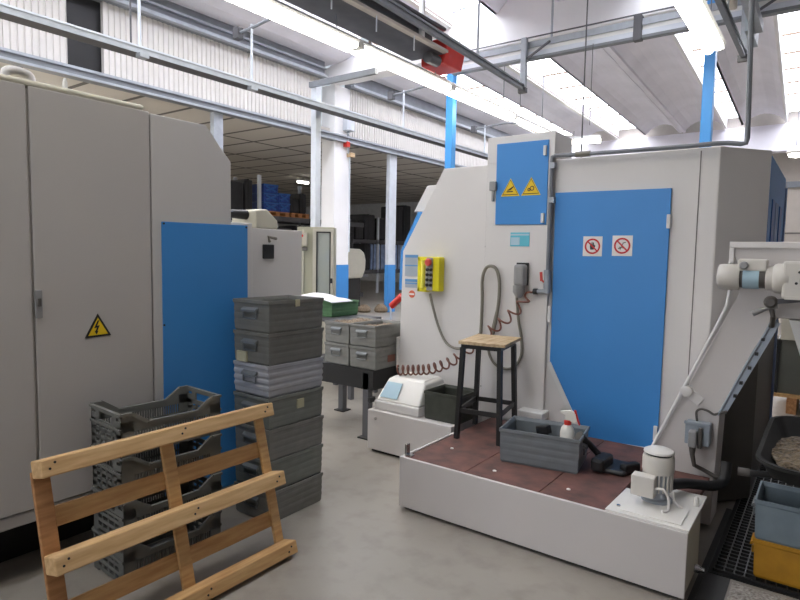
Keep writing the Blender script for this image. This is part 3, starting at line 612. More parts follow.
# ================================================================== STEEL CRATES
def crate(name, W, L, H, m, handle='crate_handle', ribs=True, wall=.012, amp=.0012):
    """steel stacking crate, origin at the bottom centre, length along Y"""
    t = D.objects.new(name, None); COL.objects.link(t); t['category'] = 'crate'
    def ring(k, z, e=0): return [V(-W/2*k-e, -L/2*k-e, z), V(W/2*k+e, -L/2*k-e, z), V(W/2*k+e, L/2*k+e, z), V(-W/2*k-e, L/2*k+e, z)]
    k0, k1 = .958, .976
    rings = [ring(k0-.03, .0), ring(k0, .012)]
    if ribs:
        n = 3
        for i in range(n):
            z0_ = .2*H+(.62*H)*i/n; kz = k0+(k1-k0)*z0_/H; dz = .62*H/n
            rings += [ring(kz, z0_, 0), ring(kz, z0_+dz*.25, amp), ring(kz, z0_+dz*.6, amp), ring(kz, z0_+dz*.85, 0)]
    rings += [ring(k1, H-.024), ring(1, H-.018), ring(1, H-.002), ring(1, H), ring(k1, H, -wall*.3), ring(k1, H-.02, -wall), ring(k0, .03, -wall), ring(k0-.03, .018, -wall)]
    MB().loft(rings).build('shell', m, t, local=True)
    for s in (-1, 1):
        y = s*(L/2*(k0+k1)/2+.006); zc = H*.62
        g = MB(); hw = W*.2
        g.prism([V(-hw, y, zc+.03), V(-hw, y+s*.02, zc+.016), V(-hw, y+s*.022, zc+.004), V(-hw, y+s*.012, zc+.006), V(-hw, y, zc+.014)], (2*hw, 0, 0))
        h = g.build('handle', handle, t, local=True)
        g = MB(); y2 = y+s*.008; g.tube([(-hw*.9, y2, zc+.0), (-hw*.85, y2, zc-.035), (hw*.85, y2, zc-.035), (hw*.9, y2, zc+.0)], .005, 6); g.build('handle_lip', handle, h, local=True)
    return t
CW, CL, CH = .318, .45, .187
PITCH_C = .187
cx, cy = -2.556-.318/2+.0, 2.24+.225
stack = [('crate_dark', 'dark grey steel crate topmost of the tall stack beside the blue panel'),
         ('crate_dark', 'dark grey steel crate second from the top of the tall stack, paper tag low'),
         ('crate_light', 'pale grey ribbed steel crate third from the top of the tall stack'),
         ('crate_green', 'green grey steel crate with a yellow sticker, fourth from the top of the tall stack'),
         ('crate_mid', 'grey steel crate third from the bottom of the tall stack'),
         ('crate_green', 'grey steel crate second from the bottom of the tall stack'),
         ('crate_mid', 'grey steel crate at the bottom of the tall stack, on the floor')]
protos = {}
stk = []
for i, (m, lab) in enumerate(stack):
    z = (6-i)*(PITCH_C+.0005)
    c = crate('steel_crate', CW, CL, CH, m, amp=.0035 if m == 'crate_light' else .0012); c['label'] = lab; c['group'] = 'tall stack of steel crates'
    c.location = (cx+random.uniform(-.004, .004), cy+random.uniform(-.004, .004), z); c.rotation_euler = (0, 0, random.uniform(-.012, .012)); stk.append(c)
o = MB().box((-.12, -CL/2-.006, .006), (-.035, -CL/2+.012, .066)).build('paper_tag', 'sticker', stk[1], local=True)
o = MB().box((CW/2-.008, .0, .09), (CW/2+.003, .055, .145)).build('sticker', 'sign_yellow', stk[3], local=True); o['label'] = 'worn yellow sticker'; o.active_material = M['sticker']
MB().box((CW/2-.002, -.02, CH-.04), (CW/2+.003, .015, CH+.002)).build('paper_tag', 'sticker', stk[0], local=True)
# workbench with four crates
TBX0, TBX1, TBY0, TBY1, TBZ = -3.98, -3.08, 3.84, 4.45, .60
t = thing('workbench', (-3.5, 4.1, 0), 'black steel workbench carrying four grey crates', 'table')
MB().box((TBX0, TBY0, TBZ-.03), (TBX1, TBY1, TBZ)).build('top', 'black', t)
MB().box((TBX0+.01, TBY0, TBZ-.17), (TBX1, TBY0+.02, TBZ-.03)).box((TBX1-.02, TBY0+.02, TBZ-.17), (TBX1, TBY1, TBZ-.03)).box((TBX0, TBY1-.02, TBZ-.17), (TBX1-.02, TBY1, TBZ-.03)).box((TBX0, TBY0+.02, TBZ-.17), (TBX0+.02, TBY1-.02, TBZ-.03)).build('apron', 'black', t)
for x, y in ((TBX0+.05, TBY0+.04), (-3.16, TBY0+.0), (-3.97+.05, TBY1-.05), (-3.16, TBY1-.06)):
    y = max(y, TBY0+.03)
    l = MB().box((x-.03, y-.03, .01), (x+.03, y+.03, TBZ-.03)).build('leg', 'dark_iron', t); MB().box((x-.06, y-.06, 0), (x+.06, y+.06, .012)).build('foot_plate', 'black_steel', l)
labs = [[('grey crate lower on the bench, nearest the tall crate stack', 'grey crate lower on the bench with a red mark, nearest the machine'), ],
        [('grey crate of rusty scrap on the bench, nearest the tall crate stack', 'grey crate of rusty scrap on the bench, nearest the machine')]]
for lv in range(2):
    for k_, xx in enumerate((-3.505, -3.21)):
        c = crate('steel_crate', .29, .46, .19, 'crate_mid'); c['label'] = labs[lv][0][k_]; c['group'] = 'crates on the workbench'
        c.location = (xx, 3.84+.235, TBZ+.001+lv*.1905); c.rotation_euler = (0, 0, random.uniform(-.01, .01))
        if lv == 0 and k_ == 1: MB().box((.139, -.05, .05), (.146, .05, .11)).build('red_mark', 'hose_red', c, local=True)
        if lv == 1:
            g = MB(); nx, ny = 12, 18
            vs = [V(-.116+.232*i/(nx-1), -.195+.39*j/(ny-1), .145+random.uniform(0, .028)) for j in range(ny) for i in range(nx)]
            g.add(vs, [(j*nx+i, j*nx+i+1, (j+1)*nx+i+1, (j+1)*nx+i) for j in range(ny-1) for i in range(nx-1)])
            o = g.build('scrap', 'scrap', None); o.location = c.location; TG(o, ['rusty scrap pieces filling the crate nearest the stack', 'rusty scrap pieces filling the crate nearest the machine'][k_], 'metal scrap', kind='stuff')
            b_ = o.modifiers.new('solid', 'SOLIDIFY'); b_.thickness = .02; b_.offset = -1
# green crate with papers behind
GY_ = 4.75
a = pY(322, 302, GY_); b_ = pY(351.5, 302, GY_); gz0 = pY(350, 320, GY_).z
t = thing('side_table', ((a.x+b_.x)/2-.2, GY_+.25, 0), 'low steel table under the green crate behind the bench', 'table')
MB().box((a.x-.25, GY_, gz0-.05), (b_.x+.02, GY_+.5, gz0)).build('top', 'dark_iron', t)
for x in (a.x-.2, b_.x-.03):
    for y in (GY_+.04, GY_+.46): MB().box((x-.025, y-.025, 0), (x+.025, y+.025, gz0-.05)).build('leg', 'dark_iron', t)
gw = b_.x-a.x+.3
c = crate('steel_crate', gw, .46, (a.z+b_.z)/2-gz0-.01, 'crate_grass'); c['label'] = 'green steel crate under white papers behind the tall crate stack'; b_ = pY(331, 302, GY_); c.location = (b_.x-gw/2, GY_+.25, gz0+.001)
zt = c.location.z+(a.z+b_.z)/2-gz0-.002
t = thing('paper_pile', (b_.x-.3, GY_+.2, zt), 'loose white papers lying on the green crate', 'papers')
def sheet(x0, x1, y0, y1, z, bulge, m, name, droop=0):
    n = 8; g = MB(); vs = []
    for j in range(n):
        for i in range(n):
            u_, v_ = i/(n-1), j/(n-1); vs.append(V(x0+(x1-x0)*u_, y0+(y1-y0)*v_, z+bulge*math.sin(math.pi*u_)*(.6+.4*math.sin(3*v_))-droop*max(0, u_-.6)**2))
    g.add(vs, [(j*n+i, j*n+i+1, (j+1)*n+i+1, (j+1)*n+i) for j in range(n-1) for i in range(n-1)])
    o = g.build(name, m, t, smooth=True); s_ = o.modifiers.new('s', 'SOLIDIFY'); s_.thickness = .004; return o
sheet(b_.x-.62, b_.x-.2, GY_-.02, GY_+.36, zt+.018, .06, 'paper', 'sheet'); sheet(b_.x-.3, b_.x+.06, GY_-.05, GY_+.3, zt+.012, .03, 'paper', 'sheet', .05)
MB().box((b_.x-.44, GY_-.03, zt+.002), (b_.x-.25, GY_+.2, zt+.025)).build('folder', 'blue_dark', t, bevel=.005)
# second crate row with rusty parts behind the bench
t = thing('scrap_bin', (-4.35, 5.75, 0), 'grey steel bin of rusty parts behind the bench before the blue foot post', 'bin')
MB().loft([rr(-4.9, -3.8, 5.42, 6.2, 0), rr(-4.95, -3.75, 5.38, 6.25, .66), rr(-4.93, -3.77, 5.40, 6.23, .66), rr(-4.9, -3.8, 5.45, 6.18, .45)]).build('shell', 'crate_mid', t)
g = MB(); nx = 14
vs = [V(-4.86+1.02*i/(nx-1), 5.48+.67*j/(nx-1), .6+random.uniform(0, .07)) for j in range(nx) for i in range(nx)]
g.add(vs, [(j*nx+i, j*nx+i+1, (j+1)*nx+i+1, (j+1)*nx+i) for j in range(nx-1) for i in range(nx-1)])
o = TG(g.build('scrap', 'scrap'), 'rusty scrap heaped in the bin behind the bench', 'metal scrap', kind='stuff'); s_ = o.modifiers.new('s', 'SOLIDIFY'); s_.thickness = .03; s_.offset = -1
for k_, (x, h, m, lab) in enumerate(((-6.6, .2, 'scrap', 'small rusty block on the floor behind the green crate'), (-6.2, .22, 'scrap', 'low rusty casting on the floor beside the rusty block'))):
    c = pZ(364 if k_ == 0 else 381, 312, 0); c = c*.999; TG(MB().lathe([(.16, 0), (.2, .05), (.17, h*.6), (.08, h)], (c.x, c.y, 0), n=10).build('rusty_casting', m, bevel=.01), lab, 'metal part')
# red lever by the machine edge
a = pY(391.5, 306, 4.9); b_ = pY(402, 296, 4.9)
t = thing('hand_lever', (a.x, 4.9, 0), 'red gripped lever beside the left edge of the cream machine', 'lever')
MB().tube([a, b_], .035, 10).build('grip', 'red', t, smooth=True); MB().tube([V(a.x+.0, 4.9, 0), a+V(-.01, 0, 0)], .01, 6).build('rod', 'galv_light', t)
MB().lathe([(.12, 0), (.12, .02), (.02, .03)], (a.x, 4.9, 0), n=14).build('base_plate', 'dark_iron', t)
# ------------ grey crate on the platform
c = FC = crate('steel_crate', .325, .485, .208, 'crate_floor'); c['label'] = 'grey steel crate on the platform holding the spray bottle'
a = pZ(503, 461, PZ); b_ = pZ(575, 474, PZ); ang = math.atan2(b_.y-a.y, b_.x-a.x)
c.location = ((a.x+b_.x)/2-math.sin(ang)*.145, (a.y+b_.y)/2+math.cos(ang)*.145, PZ+.001); c.rotation_euler = (0, 0, ang-math.pi/2)
# spray bottle
c = pZ(567, 449, PZ+.02); ca, sa = math.cos(ang-math.pi/2), math.sin(ang-math.pi/2); lx, ly = .072, .15; base = FC.location+V(ca*lx-sa*ly, sa*lx+ca*ly, .021)
t = thing('spray_bottle', base, 'white spray bottle with red collar standing in the grey crate', 'bottle')
S = 1.0
MB().loft([[base+V(math.cos(2*math.pi*k_/16)*rx_*S, math.sin(2*math.pi*k_/16)*ry_*S, z*S) for k_ in range(16)] for rx_, ry_, z in ((.04, .03, 0), (.043, .033, .01), (.043, .033, .2), (.038, .03, .222), (.022, .02, .245), (.016, .016, .25))]).build('body', 'bottle', t, smooth=True)
MB().lathe([(.021, 0), (.022, .022), (.018, .028)], base+V(0, 0, .245), n=14).build('collar', 'red', t, smooth=True)
dv = V(math.cos(.15), math.sin(.15), 0)*-1
hd = base+V(0, 0, .27)
def hq(f, z, s_): n_ = V(-dv.y, dv.x, 0)*s_; p = hd+dv*f+V(0, 0, z); return p, n_
g = MB(); out = [(-.05, .045), (.055, .03), (.058, .052), (.0, .075), (-.045, .078)]
out2 = [(.018, 0), (-.012, 0), (-.04, -.015), (-.055, .008), (-.045, .045), (-.02, .065), (.045, .055), (.045, .04), (.018, .03)]
g.prism([hd+dv*f+V(0, 0, z)+V(-dv.y, dv.x, 0)*.012 for f, z in out2], V(dv.y, -dv.x, 0)*.024); g.build('trigger_head', 'bottle', t, bevel=.004)
g = MB(); g.prism([hd+dv*f+V(0, 0, z)+V(-dv.y, dv.x, 0)*.009 for f, z in ((-.046, .066), (-.034, .068), (-.046, .025), (-.065, -.02), (-.074, -.02), (-.058, .025))], V(dv.y, -dv.x, 0)*.018); g.build('trigger', 'red', t, bevel=.003)
# dark part in the crate
p = V(-1.42, 3.5, PZ+.022); t = TG(MB().box((p.x-.03, p.y-.03, p.z), (p.x+.03, p.y+.03, p.z+.16)).bar(p+V(-.03, 0, .14), p+V(.05, -.02, .16), .05).build('black_fitting', 'black', bevel=.006), 'small black fitting standing in the grey crate with the bottle', 'fitting')
# vacuum nozzle
t = thing('floor_nozzle', V(-1.0, 3.7, PZ), 'black vacuum nozzle with angled tube lying on the platform beside the grey crate', 'nozzle')
pa = pZ(580, 437, .52); pb_ = pZ(594, 449, .44); pc = pZ(606, 463, .362)
MB().tube([pa, pa.lerp(pb_, .5)+V(.01, 0, 0), pb_, pc], [.022, .019, .019, .02], 12, smooth_path=4).build('tube', 'rubber', t, smooth=True)
MB().tube([pa+(pa-pb_).normalized()*.012, pa+(pa-pb_).normalized()*-.01], .032, 14).build('cuff', 'dark_panel', t, smooth=True)
q1, q2, q3, q4 = pZ(594, 467, PZ+.03), pZ(624, 473, PZ+.03), pZ(640, 464.5, PZ+.03), pZ(610, 457, PZ+.03)
f_ = [V(q.x, q.y, PZ+.002) for q in (q1, q2, q3, q4)]
MB().prism(f_, (0, 0, .03)).build('foot', 'black_steel', t, bevel=.015, seg=3)
q1, q2 = pZ(596, 466, PZ+.05), pZ(608, 455, PZ+.07); MB().bar(V(q1.x, q1.y, PZ+.05), V(q2.x, q2.y, PZ+.05), .08, .08).build('hub', 'rubber', t, bevel=.02)
q1, q2 = pZ(622, 472, PZ+.02), pZ(638, 467, PZ+.03); MB().bar(V(q1.x, q1.y, PZ+.035), V(q2.x, q2.y, PZ+.035), .05, .06).build('brush_strip', 'black', t, bevel=.015)
# dark crate beside the stool
c = crate('steel_crate', .30, .31, .215, 'crate_oil', 'black_steel', ribs=False); c['label'] = 'oily black crate standing on the cream unit behind the stool'
c.location = (-2.29, 3.82, .3465); c.rotation_euler = (0, 0, math.pi/2-.0)
# ================================================================== STOOL
legs = [(pZ(456.5, 438.5, PZ), pZ(467, 343, .95)), (pZ(499, 446, PZ), pZ(503.5, 349, .95)), (pZ(475, 424, PZ), pZ(480.5, 345, .95)), (pZ(515.3, 422, PZ), pZ(516, 343, .95))]
cb = sum((l[0] for l in legs), V(0, 0, 0))/4
# square the frame up
a = legs[0][0]; b_ = legs[1][0]; c_ = legs[2][0]
ux = (b_-a); uy = (c_-a)
bl = [a, b_, c_, b_+uy*1.0]
SH = .665
t = thing('stool', V(cb.x, cb.y, PZ), 'tall black steel stool with worn wooden seat on the platform', 'stool')
ctr = sum(bl, V(0, 0, 0))/4
tops = [ctr+(p-ctr)*.86+V(0, 0, SH-.03) for p in bl]
tops = [V(p.x, p.y, PZ+SH-.03) for p in tops]
for p, q in zip(bl, tops): MB().bar(V(p.x, p.y, PZ+.003), q, .03, .03, (1, 0, 0)).build('leg', 'black_steel', t)
def at(p, q, z): k_ = (z-PZ)/(q.z-PZ); return p.lerp(q, k_)
for i, j, z in ((0, 1, PZ+.2), (2, 3, PZ+.2), (0, 2, PZ+.2), (1, 3, PZ+.2)): MB().bar(at(bl[i], tops[i], z), at(bl[j], tops[j], z), .012, .032).build('stretcher', 'black_steel', t)
sc_ = [ctr+(p-ctr)*.93 for p in bl]; order = [0, 1, 3, 2]
fr = [V(sc_[i].x, sc_[i].y, PZ+SH-.035) for i in order]
MB().prism(fr, (0, 0, .03)).build('seat_frame', 'black_steel', t)
sc_ = [ctr+V(.012, 0, 0)+(p-ctr)*1.08 for p in bl]; sq = [V(sc_[i].x, sc_[i].y, PZ+SH-.004) for i in order]
for k_ in range(3):
    a0 = sq[0].lerp(sq[3], k_/3+.01); a1 = sq[1].lerp(sq[2], k_/3+.01); a2 = sq[1].lerp(sq[2], (k_+1)/3-.01); a3 = sq[0].lerp(sq[3], (k_+1)/3-.01)
    MB().prism([a0, a1, a2, a3], (0, 0, .022)).build('seat_board', 'ply', t, bevel=.003)
# ================================================================== PUMP TANK
t = thing('pump_tank', (-.6, 3.1, 0), 'cream coolant tank with white pump motor at the platform end', 'pump')
MB().box((-.82, PYF+.025, .06), (-.50, 3.42, PZ-.005)).build('tank', 'cabinet', t, bevel=.004)
MB().box((-.498, PYF+.021, .035), (-.462, 3.25, PZ-.002)).build('end_plate', 'cream_warm', t, bevel=.003)
MB().prism([V(-.845, PYF+.024, PZ), V(-.46, PYF+.024, PZ), V(-.46, 3.42, PZ), V(-.80, 3.42, PZ), V(-.80, 3.27, PZ), V(-.835, 3.27, PZ)], (0, 0, .012)).build('lid', 'white_gloss', t, bevel=.002)
MB().box((-.78, 2.95, PZ+.012), (-.50, 3.15, PZ+.02)).build('lid_plate', 'white_gloss', t, bevel=.003)
for x, y in ((-.75, 3.2), (-.8, 3.0), (-.52, 2.97), (-.72, 3.35)): MB().lathe([(.01, 0), (.01, .006)], (x, y, PZ+.012), n=8).build('bolt', 'chrome', t)
mc = pZ(656.5, 499.5, PZ+.02); mc.z = PZ+.0205
MB().lathe([(.075, 0), (.075, .012), (.055, .016), (.055, .05), (.06, .055), (.066, .06), (.066, .15)], mc, n=24).build('motor_body', 'galv', t, smooth=True)
fn = MB()
for k_ in range(20):
    a_ = 2*math.pi*k_/20; fn.bar(mc+V(math.cos(a_)*.068, math.sin(a_)*.068, .06), mc+V(math.cos(a_)*.068, math.sin(a_)*.068, .15), .006, .012, (math.cos(a_), math.sin(a_), 0))
fn.build('cooling_fins', 'motor_white', t)
MB().lathe([(.064, .235), (.064, .2505)], mc, n=24).build('cap_gap', 'black', t)
MB().lathe([(.074, .15), (.077, .16), (.077, .225), (.073, .24), (.06, .242), (.03, .242)], mc, n=28).build('fan_cover', 'motor_white', t, smooth=True)
MB().lathe([(.062, .243), (.062, .25), (.07, .251), (.074, .252), (.072, .262), (.05, .272), (.01, .275)], mc, n=28).build('rain_cap', 'white_gloss', t, smooth=True)
MB().box((mc.x-.1, mc.y-.13, mc.z+.045), (mc.x+.012, mc.y-.06, mc.z+.15)).build('terminal_box', 'motor_white', t, bevel=.006)
MB().tube([mc+V(.01, -.1, .09), mc+V(.05, -.11, .1), mc+V(.075, -.1, .06), mc+V(.08, -.12, .01), mc+V(.06, -.15, .005)], .007, 8, smooth_path=6).build('cable', 'sign_white', t, smooth=True)
MB().tube([mc+V(.085, -.02, .07), mc+V(.09, -.03, .03), mc+V(.115, -.04, .01), mc+V(.13, -.03, .0)], .006, 8, smooth_path=6).build('cable', 'sign_white', t, smooth=True)
MB().lathe([(.013, 0), (.013, .03), (.008, .05)], (-.485, 3.25, PZ+.012), n=10).build('filler_plug', 'white_gloss', t, smooth=True)
MB().lathe([(.02, 0), (.02, .02), (.012, .03), (.012, .045)], (-.46, 3.14, .07), (1, 0, 0), 10).build('drain_valve', 'chrome', t, smooth=True)
# black suction hose
t = TG(MB().tube([(-.64, 3.28, PZ+.07), (-.58, 3.4, PZ+.06), (-.51, 3.48, PZ+.045), (-.45, 3.54, PZ+.035), (-.41, 3.6, PZ+.055), (-.405, 3.64, PZ+.15)], .028, 12, smooth_path=5).build('suction_hose', 'rubber', smooth=True), 'thick black hose running behind the white pump motor', 'hose')
# ================================================================== CHIP CONVEYOR
CY = 3.8
def G(x, y, Y=CY): return pY(x, y, Y)
t = thing('chip_conveyor', (-.6, CY, 0), 'cream inclined chip conveyor with drive motor in front of the machine corner', 'conveyor')
sp = [V(G(646, 463).x, CY, .337), G(739, 294), G(737, 262), G(731, 243), V(G(731, 243).x+.9, CY, G(731, 243).z), V(G(731, 243).x+.9, CY, G(776, 318).z), G(776, 318), G(720, 412), G(711.5, 506), V(G(711, 506).x, CY, .03), V(-.835, CY, .03), V(-.835, CY, .337)]
MB().prism(sp, (0, .24, 0)).build('side_plate', 'cabinet', t, bevel=.004)
hx0 = G(730.5, 242).x; hz = G(731, 241.8)
MB().box((hx0, CY-.02, hz.z-.035), (hx0+.9, CY, hz.z)).box((hx0, CY-.02, G(733, 290).z), (hx0+.025, CY, hz.z-.035)).build('head_frame', 'cream', t, bevel=.004)
MB().tube([G(730, 262, CY-.02), G(729.5, 292, CY-.02), G(727, 306, CY-.02), G(716, 328, CY-.02), G(650, 451, CY-.02)], .0105, 10).build('edge_tube', 'white_paint', t, smooth=True)
MB().lathe([(.034, 0), (.034, .03), (.026, .034)], G(687, 390.5, CY-.0), (0, -1, 0), 20).build('tensioner_disc', 'cream', t, smooth=True)
MB().prism([G(687, 392, CY-.012), G(693, 390, CY-.012), G(704, 399, CY-.012), G(697.5, 406, CY-.012), G(685, 396, CY-.012)], (0, .012, 0)).build('tensioner_plate', 'cream', t, bevel=.003)
e0 = G(775, 322, CY-.01); e1 = G(722, 412, CY-.01)
MB().bar(e0+V(.012, 0, 0), e1+V(.008, 0, 0), .018, .03).build('lower_flange', 'plate_grey', t)
MB().prism([G(789, 320, CY-.03), G(815, 322, CY-.03), G(815, 385, CY-.03), G(800, 356, CY-.03)], (0, .3, 0)).build('chute', 'white_paint', t)
# cable along the flange with clips
MB().tube([G(718, 415, CY-.03), G(724, 405, CY-.03), G(735, 385, CY-.03), G(750, 358, CY-.03), G(765, 334, CY-.03), G(771, 322, CY-.04), G(774, 312, CY-.06), G(772, 300, CY-.08)], .007, 8, smooth_path=4).build('cable', 'box_bluegrey', t, smooth=True)
for x, y in ((770.5, 326), (763, 339.5), (756.5, 354), (749.5, 368), (741, 383), (735, 396)):
    p = G(x, y, CY-.035); MB().box((p.x-.008, p.y-.01, p.z-.008), (p.x+.008, p.y+.02, p.z+.008)).build('clip', 'black', t)
# junction box with plug
a = G(685.5, 421, CY-.07); b_ = G(709, 447.5, CY-.07)
j = MB().box((a.x, CY-.075, b_.z), (b_.x, CY, a.z)).build('junction_box', 'box_bluegrey', t, bevel=.006)
MB().box((a.x-.005, CY-.085, a.z-.012), (b_.x+.003, CY-.07, a.z+.006)).build('box_lid', 'box_bluegrey', j, bevel=.003)
p = G(692.5, 438, CY-.11); MB().box((p.x-.022, CY-.13, p.z-.055), (p.x+.022, CY-.076, p.z+.045)).build('plug', 'plug_grey', j, bevel=.01)
MB().box((p.x+.026, CY-.10, p.z-.06), (p.x+.046, CY-.076, p.z+.06)).build('lock_bar', 'dark_panel', j, bevel=.003)
MB().tube([V(p.x, CY-.1, p.z-.05), V(p.x+.002, CY-.1, p.z-.1), V(p.x+.015, CY-.1, p.z-.16), V(p.x+.05, CY-.025, p.z-.2), V(p.x+.11, CY-.02, p.z-.225), V(p.x+.16, CY-.02, p.z-.23)], [.02, .013]+[.012]*4, 10).build('plug_cable', 'dark_panel', j, smooth=True)
MB().tube([G(697, 421, CY-.03), G(696.5, 412, CY-.03), G(701, 409, CY-.03), G(708, 411, CY-.03), G(714, 414.5, CY-.03), G(720, 413, CY-.03), G(727, 411.5, CY-.03)], .007, 8, smooth_path=5).build('cable', 'dark_panel', t, smooth=True)
# gear motor
mz = G(727, 273, CY-.14); my = CY-.14
g0 = G(717.5, 276.5, my); ax = V(1, 0, 0)
gm = MB().lathe([(.04, 0), (.066, .008), (.07, .03), (.07, .105), (.066, .11)], g0, ax, 26).build('motor_fan_cover', 'motor_white', t, smooth=True)
MB().lathe([(.055, .11), (.055, .24), (.05, .245)], g0, ax, 22).build('motor_body', 'dark_panel', gm, smooth=True)
MB().lathe([(.06, .125), (.06, .2)], g0, ax, 22).build('name_band', 'label_pale', gm, smooth=True)
MB().box((g0.x+.10, my-.05, g0.z+.035), (g0.x+.235, my+.04, g0.z+.1)).build('terminal_box', 'motor_white', gm, bevel=.01)
MB().lathe([(.02, 0), (.022, .02), (.016, .03)], (g0.x+.13, my-.05, g0.z+.065), (0, -1, 0), 14).build('cable_gland', 'plug_grey', gm, smooth=True)
MB().lathe([(.05, .225), (.064, .235), (.064, .26), (.072, .265), (.078, .28), (.078, .33), (.07, .34)], g0, ax, 26).build('flange', 'motor_white', gm, smooth=True)
gb = MB().box((g0.x+.305, my-.075, g0.z-.1), (g0.x+.56, my+.12, g0.z+.092)).build('gearbox', 'motor_white', t, bevel=.012)
MB().lathe([(.06, 0), (.06, .012), (.045, .018), (.03, .02), (.028, .03)], (g0.x+.44, my-.075, g0.z-.005), (0, -1, 0), 24).build('output_cover', 'plug_grey', gb, smooth=True)
for k_ in range(8):
    a_ = 2*math.pi*k_/8+.2; MB().lathe([(.007, 0), (.007, .008)], (g0.x+.44+.075*math.cos(a_), my-.075, g0.z-.005+.075*math.sin(a_)), (0, -1, 0), 8).build('bolt', 'black_steel', gb)
MB().bar((g0.x+.32, my-.078, g0.z-.095), (g0.x+.56, my-.078, g0.z-.095), .016, .016).build('foot_rib', 'motor_white', gb)
p = G(755, 310, my); MB().tube([p+V(-.01, 0, -.02), p+V(.05, 0, .012), p+V(.1, 0, .03)], [.016, .012, .016], 10).build('lever', 'plug_grey', t, smooth=True)
p2 = G(771, 302, my); MB().lathe([(.03, 0), (.034, .03), (.02, .06)], p2+V(0, .02, 0), (0, -1, 0), 12).build('clutch', 'dark_panel', t, smooth=True)
MB().bar(p2, p2+V(.2, 0, .03), .03, .025).build('support_bar', 'dark_iron', t)
MB().tube([p2+V(0, 0, -.02), G(773, 316, my), G(772, 326, CY-.05)], .012, 8).build('cable', 'dark_panel', t, smooth=True)
MB().box((g0.x+.28, my+.09, g0.z-.06), (g0.x+.5, CY, g0.z+.05)).build('mounting_block', 'cabinet', t)

# ================================================================== RIGHT CORNER: WHEELBARROW, CRATES, GRATING
t = thing('floor_grating', (0, 3.7, 0), 'dark steel floor grating under the yellow and grey crates', 'grating')
g = MB()
for i in range(22): x = -.40+i*.045; g.box((x, 3.30, .004), (x+.006, 6.9, .022))
for i in range(80): y = 3.30+i*.045; g.box((-.40, y, .006), (.6, y+.006, .02))
g.build('bar_mesh', 'black_steel', t); MB().box((-.42, 3.28, 0), (.62, 6.92, .004)).build('tray', 'black', t)
c = crate('stacking_crate', .30, .50, .195, 'crate_yellow', 'crate_yellow', ribs=False); c['label'] = 'dirty yellow crate on the floor grating under a grey crate'
c.location = (.015, 3.475, .024); c.rotation_euler = (0, 0, math.pi/2)
c = crate('steel_crate', .31, .50, .2, 'crate_teal', ribs=False); c['label'] = 'blue grey crate on the yellow crate below the wheelbarrow'
c.location = (.01, 3.475, .22); c.rotation_euler = (0, 0, math.pi/2)
g = MB(); nx, ny = 40, 20
vs = []
for j_ in range(ny):
    for i in range(nx):
        u_, v_ = i/(nx-1), j_/(ny-1); x = -.305+.75*u_-.0*v_; y = 2.8+.45*v_
        e_ = min(u_, 1-u_, v_, 1-v_)*8; vs.append(V(x, y, .002+min(1, e_)*.012+random.uniform(0, .006)*min(1, e_)))
g.add(vs, [(j_*nx+i, j_*nx+i+1, (j_+1)*nx+i+1, (j_+1)*nx+i) for j_ in range(ny-1) for i in range(nx-1)])
TG(g.build('granules', 'gravel'), 'pale absorbent granules spread on the floor before the crates', 'granules', kind='stuff')
TG(MB().box((-.452, 2.3, 0), (-.425, 4.2, .008)).box((-.425, 2.3, 0), (-.425+.11, 3.27, .006)).box((-.425, 3.27, 0), (-.421, 4.2, .006)).build('drip_plate', 'black_steel'), 'dark steel plate on the floor between pump tank and pale granules', 'floor plate')
# wheelbarrow
t = thing('wheelbarrow', (.25, 3.8, 0), 'black wheelbarrow tray heaped with metal chips beside the conveyor', 'wheelbarrow')
def rrect(x0, x1, y0, y1, z, r, n=6):
    out = []
    for cx_, cy_, a0_ in ((x1-r, y1-r, 0), (x0+r, y1-r, 90), (x0+r, y0+r, 180), (x1-r, y0+r, 270)):
        for k_ in range(n+1):
            a_ = math.radians(a0_+90*k_/n); out.append(V(cx_+r*math.cos(a_), cy_+r*math.sin(a_), z))
    return out
RZ = .66
a = pZ(760, 455, RZ); b_ = pZ(796, 472, RZ); c_ = pZ(766, 418, RZ)
bx0, bx1, by0, by1 = (a.x+c_.x)/2, .62, b_.y, pZ(790, 415, RZ).y
MB().loft([rrect(bx0+.07, bx1-.07, by0+.15, by1-.15, RZ-.11, .1), rrect(bx0+.055, bx1-.055, by0+.12, by1-.13, RZ-.10, .12), rrect(bx0+.012, bx1-.012, by0+.012, by1-.012, RZ-.01, .17), rrect(bx0, bx1, by0, by1, RZ-.014, .18), rrect(bx0, bx1, by0, by1, RZ, .18), rrect(bx0+.02, bx1-.02, by0+.02, by1-.02, RZ, .165), rrect(bx0+.075, bx1-.075, by0+.15, by1-.15, RZ-.09, .11)]).build('tray', 'tray_black', t, smooth=True)
pg = pZ(738, 471, .52)
MB().tube([pg, pg+V(.06, .01, .0), (-.05, 3.5, RZ-.13), (.2, 3.85, RZ-.135), (.3, 4.6, .3)], .016, 10, smooth_path=4).build('handle', 'black_steel', t, smooth=True)
MB().tube([pg, pg+V(.05, .008, 0)], .021, 12).build('grip', 'dark_panel', t, smooth=True)
for x in (.5,): MB().tube([(x, 3.85, .5), (x, 3.85, .0)], .016, 8).build('leg', 'black_steel', t)
MB().tube([(.3, 4.55, .32), (.3, 4.45, .0)], .016, 8).build('leg', 'black_steel', t)
g = MB(); nx = 30
vs = []
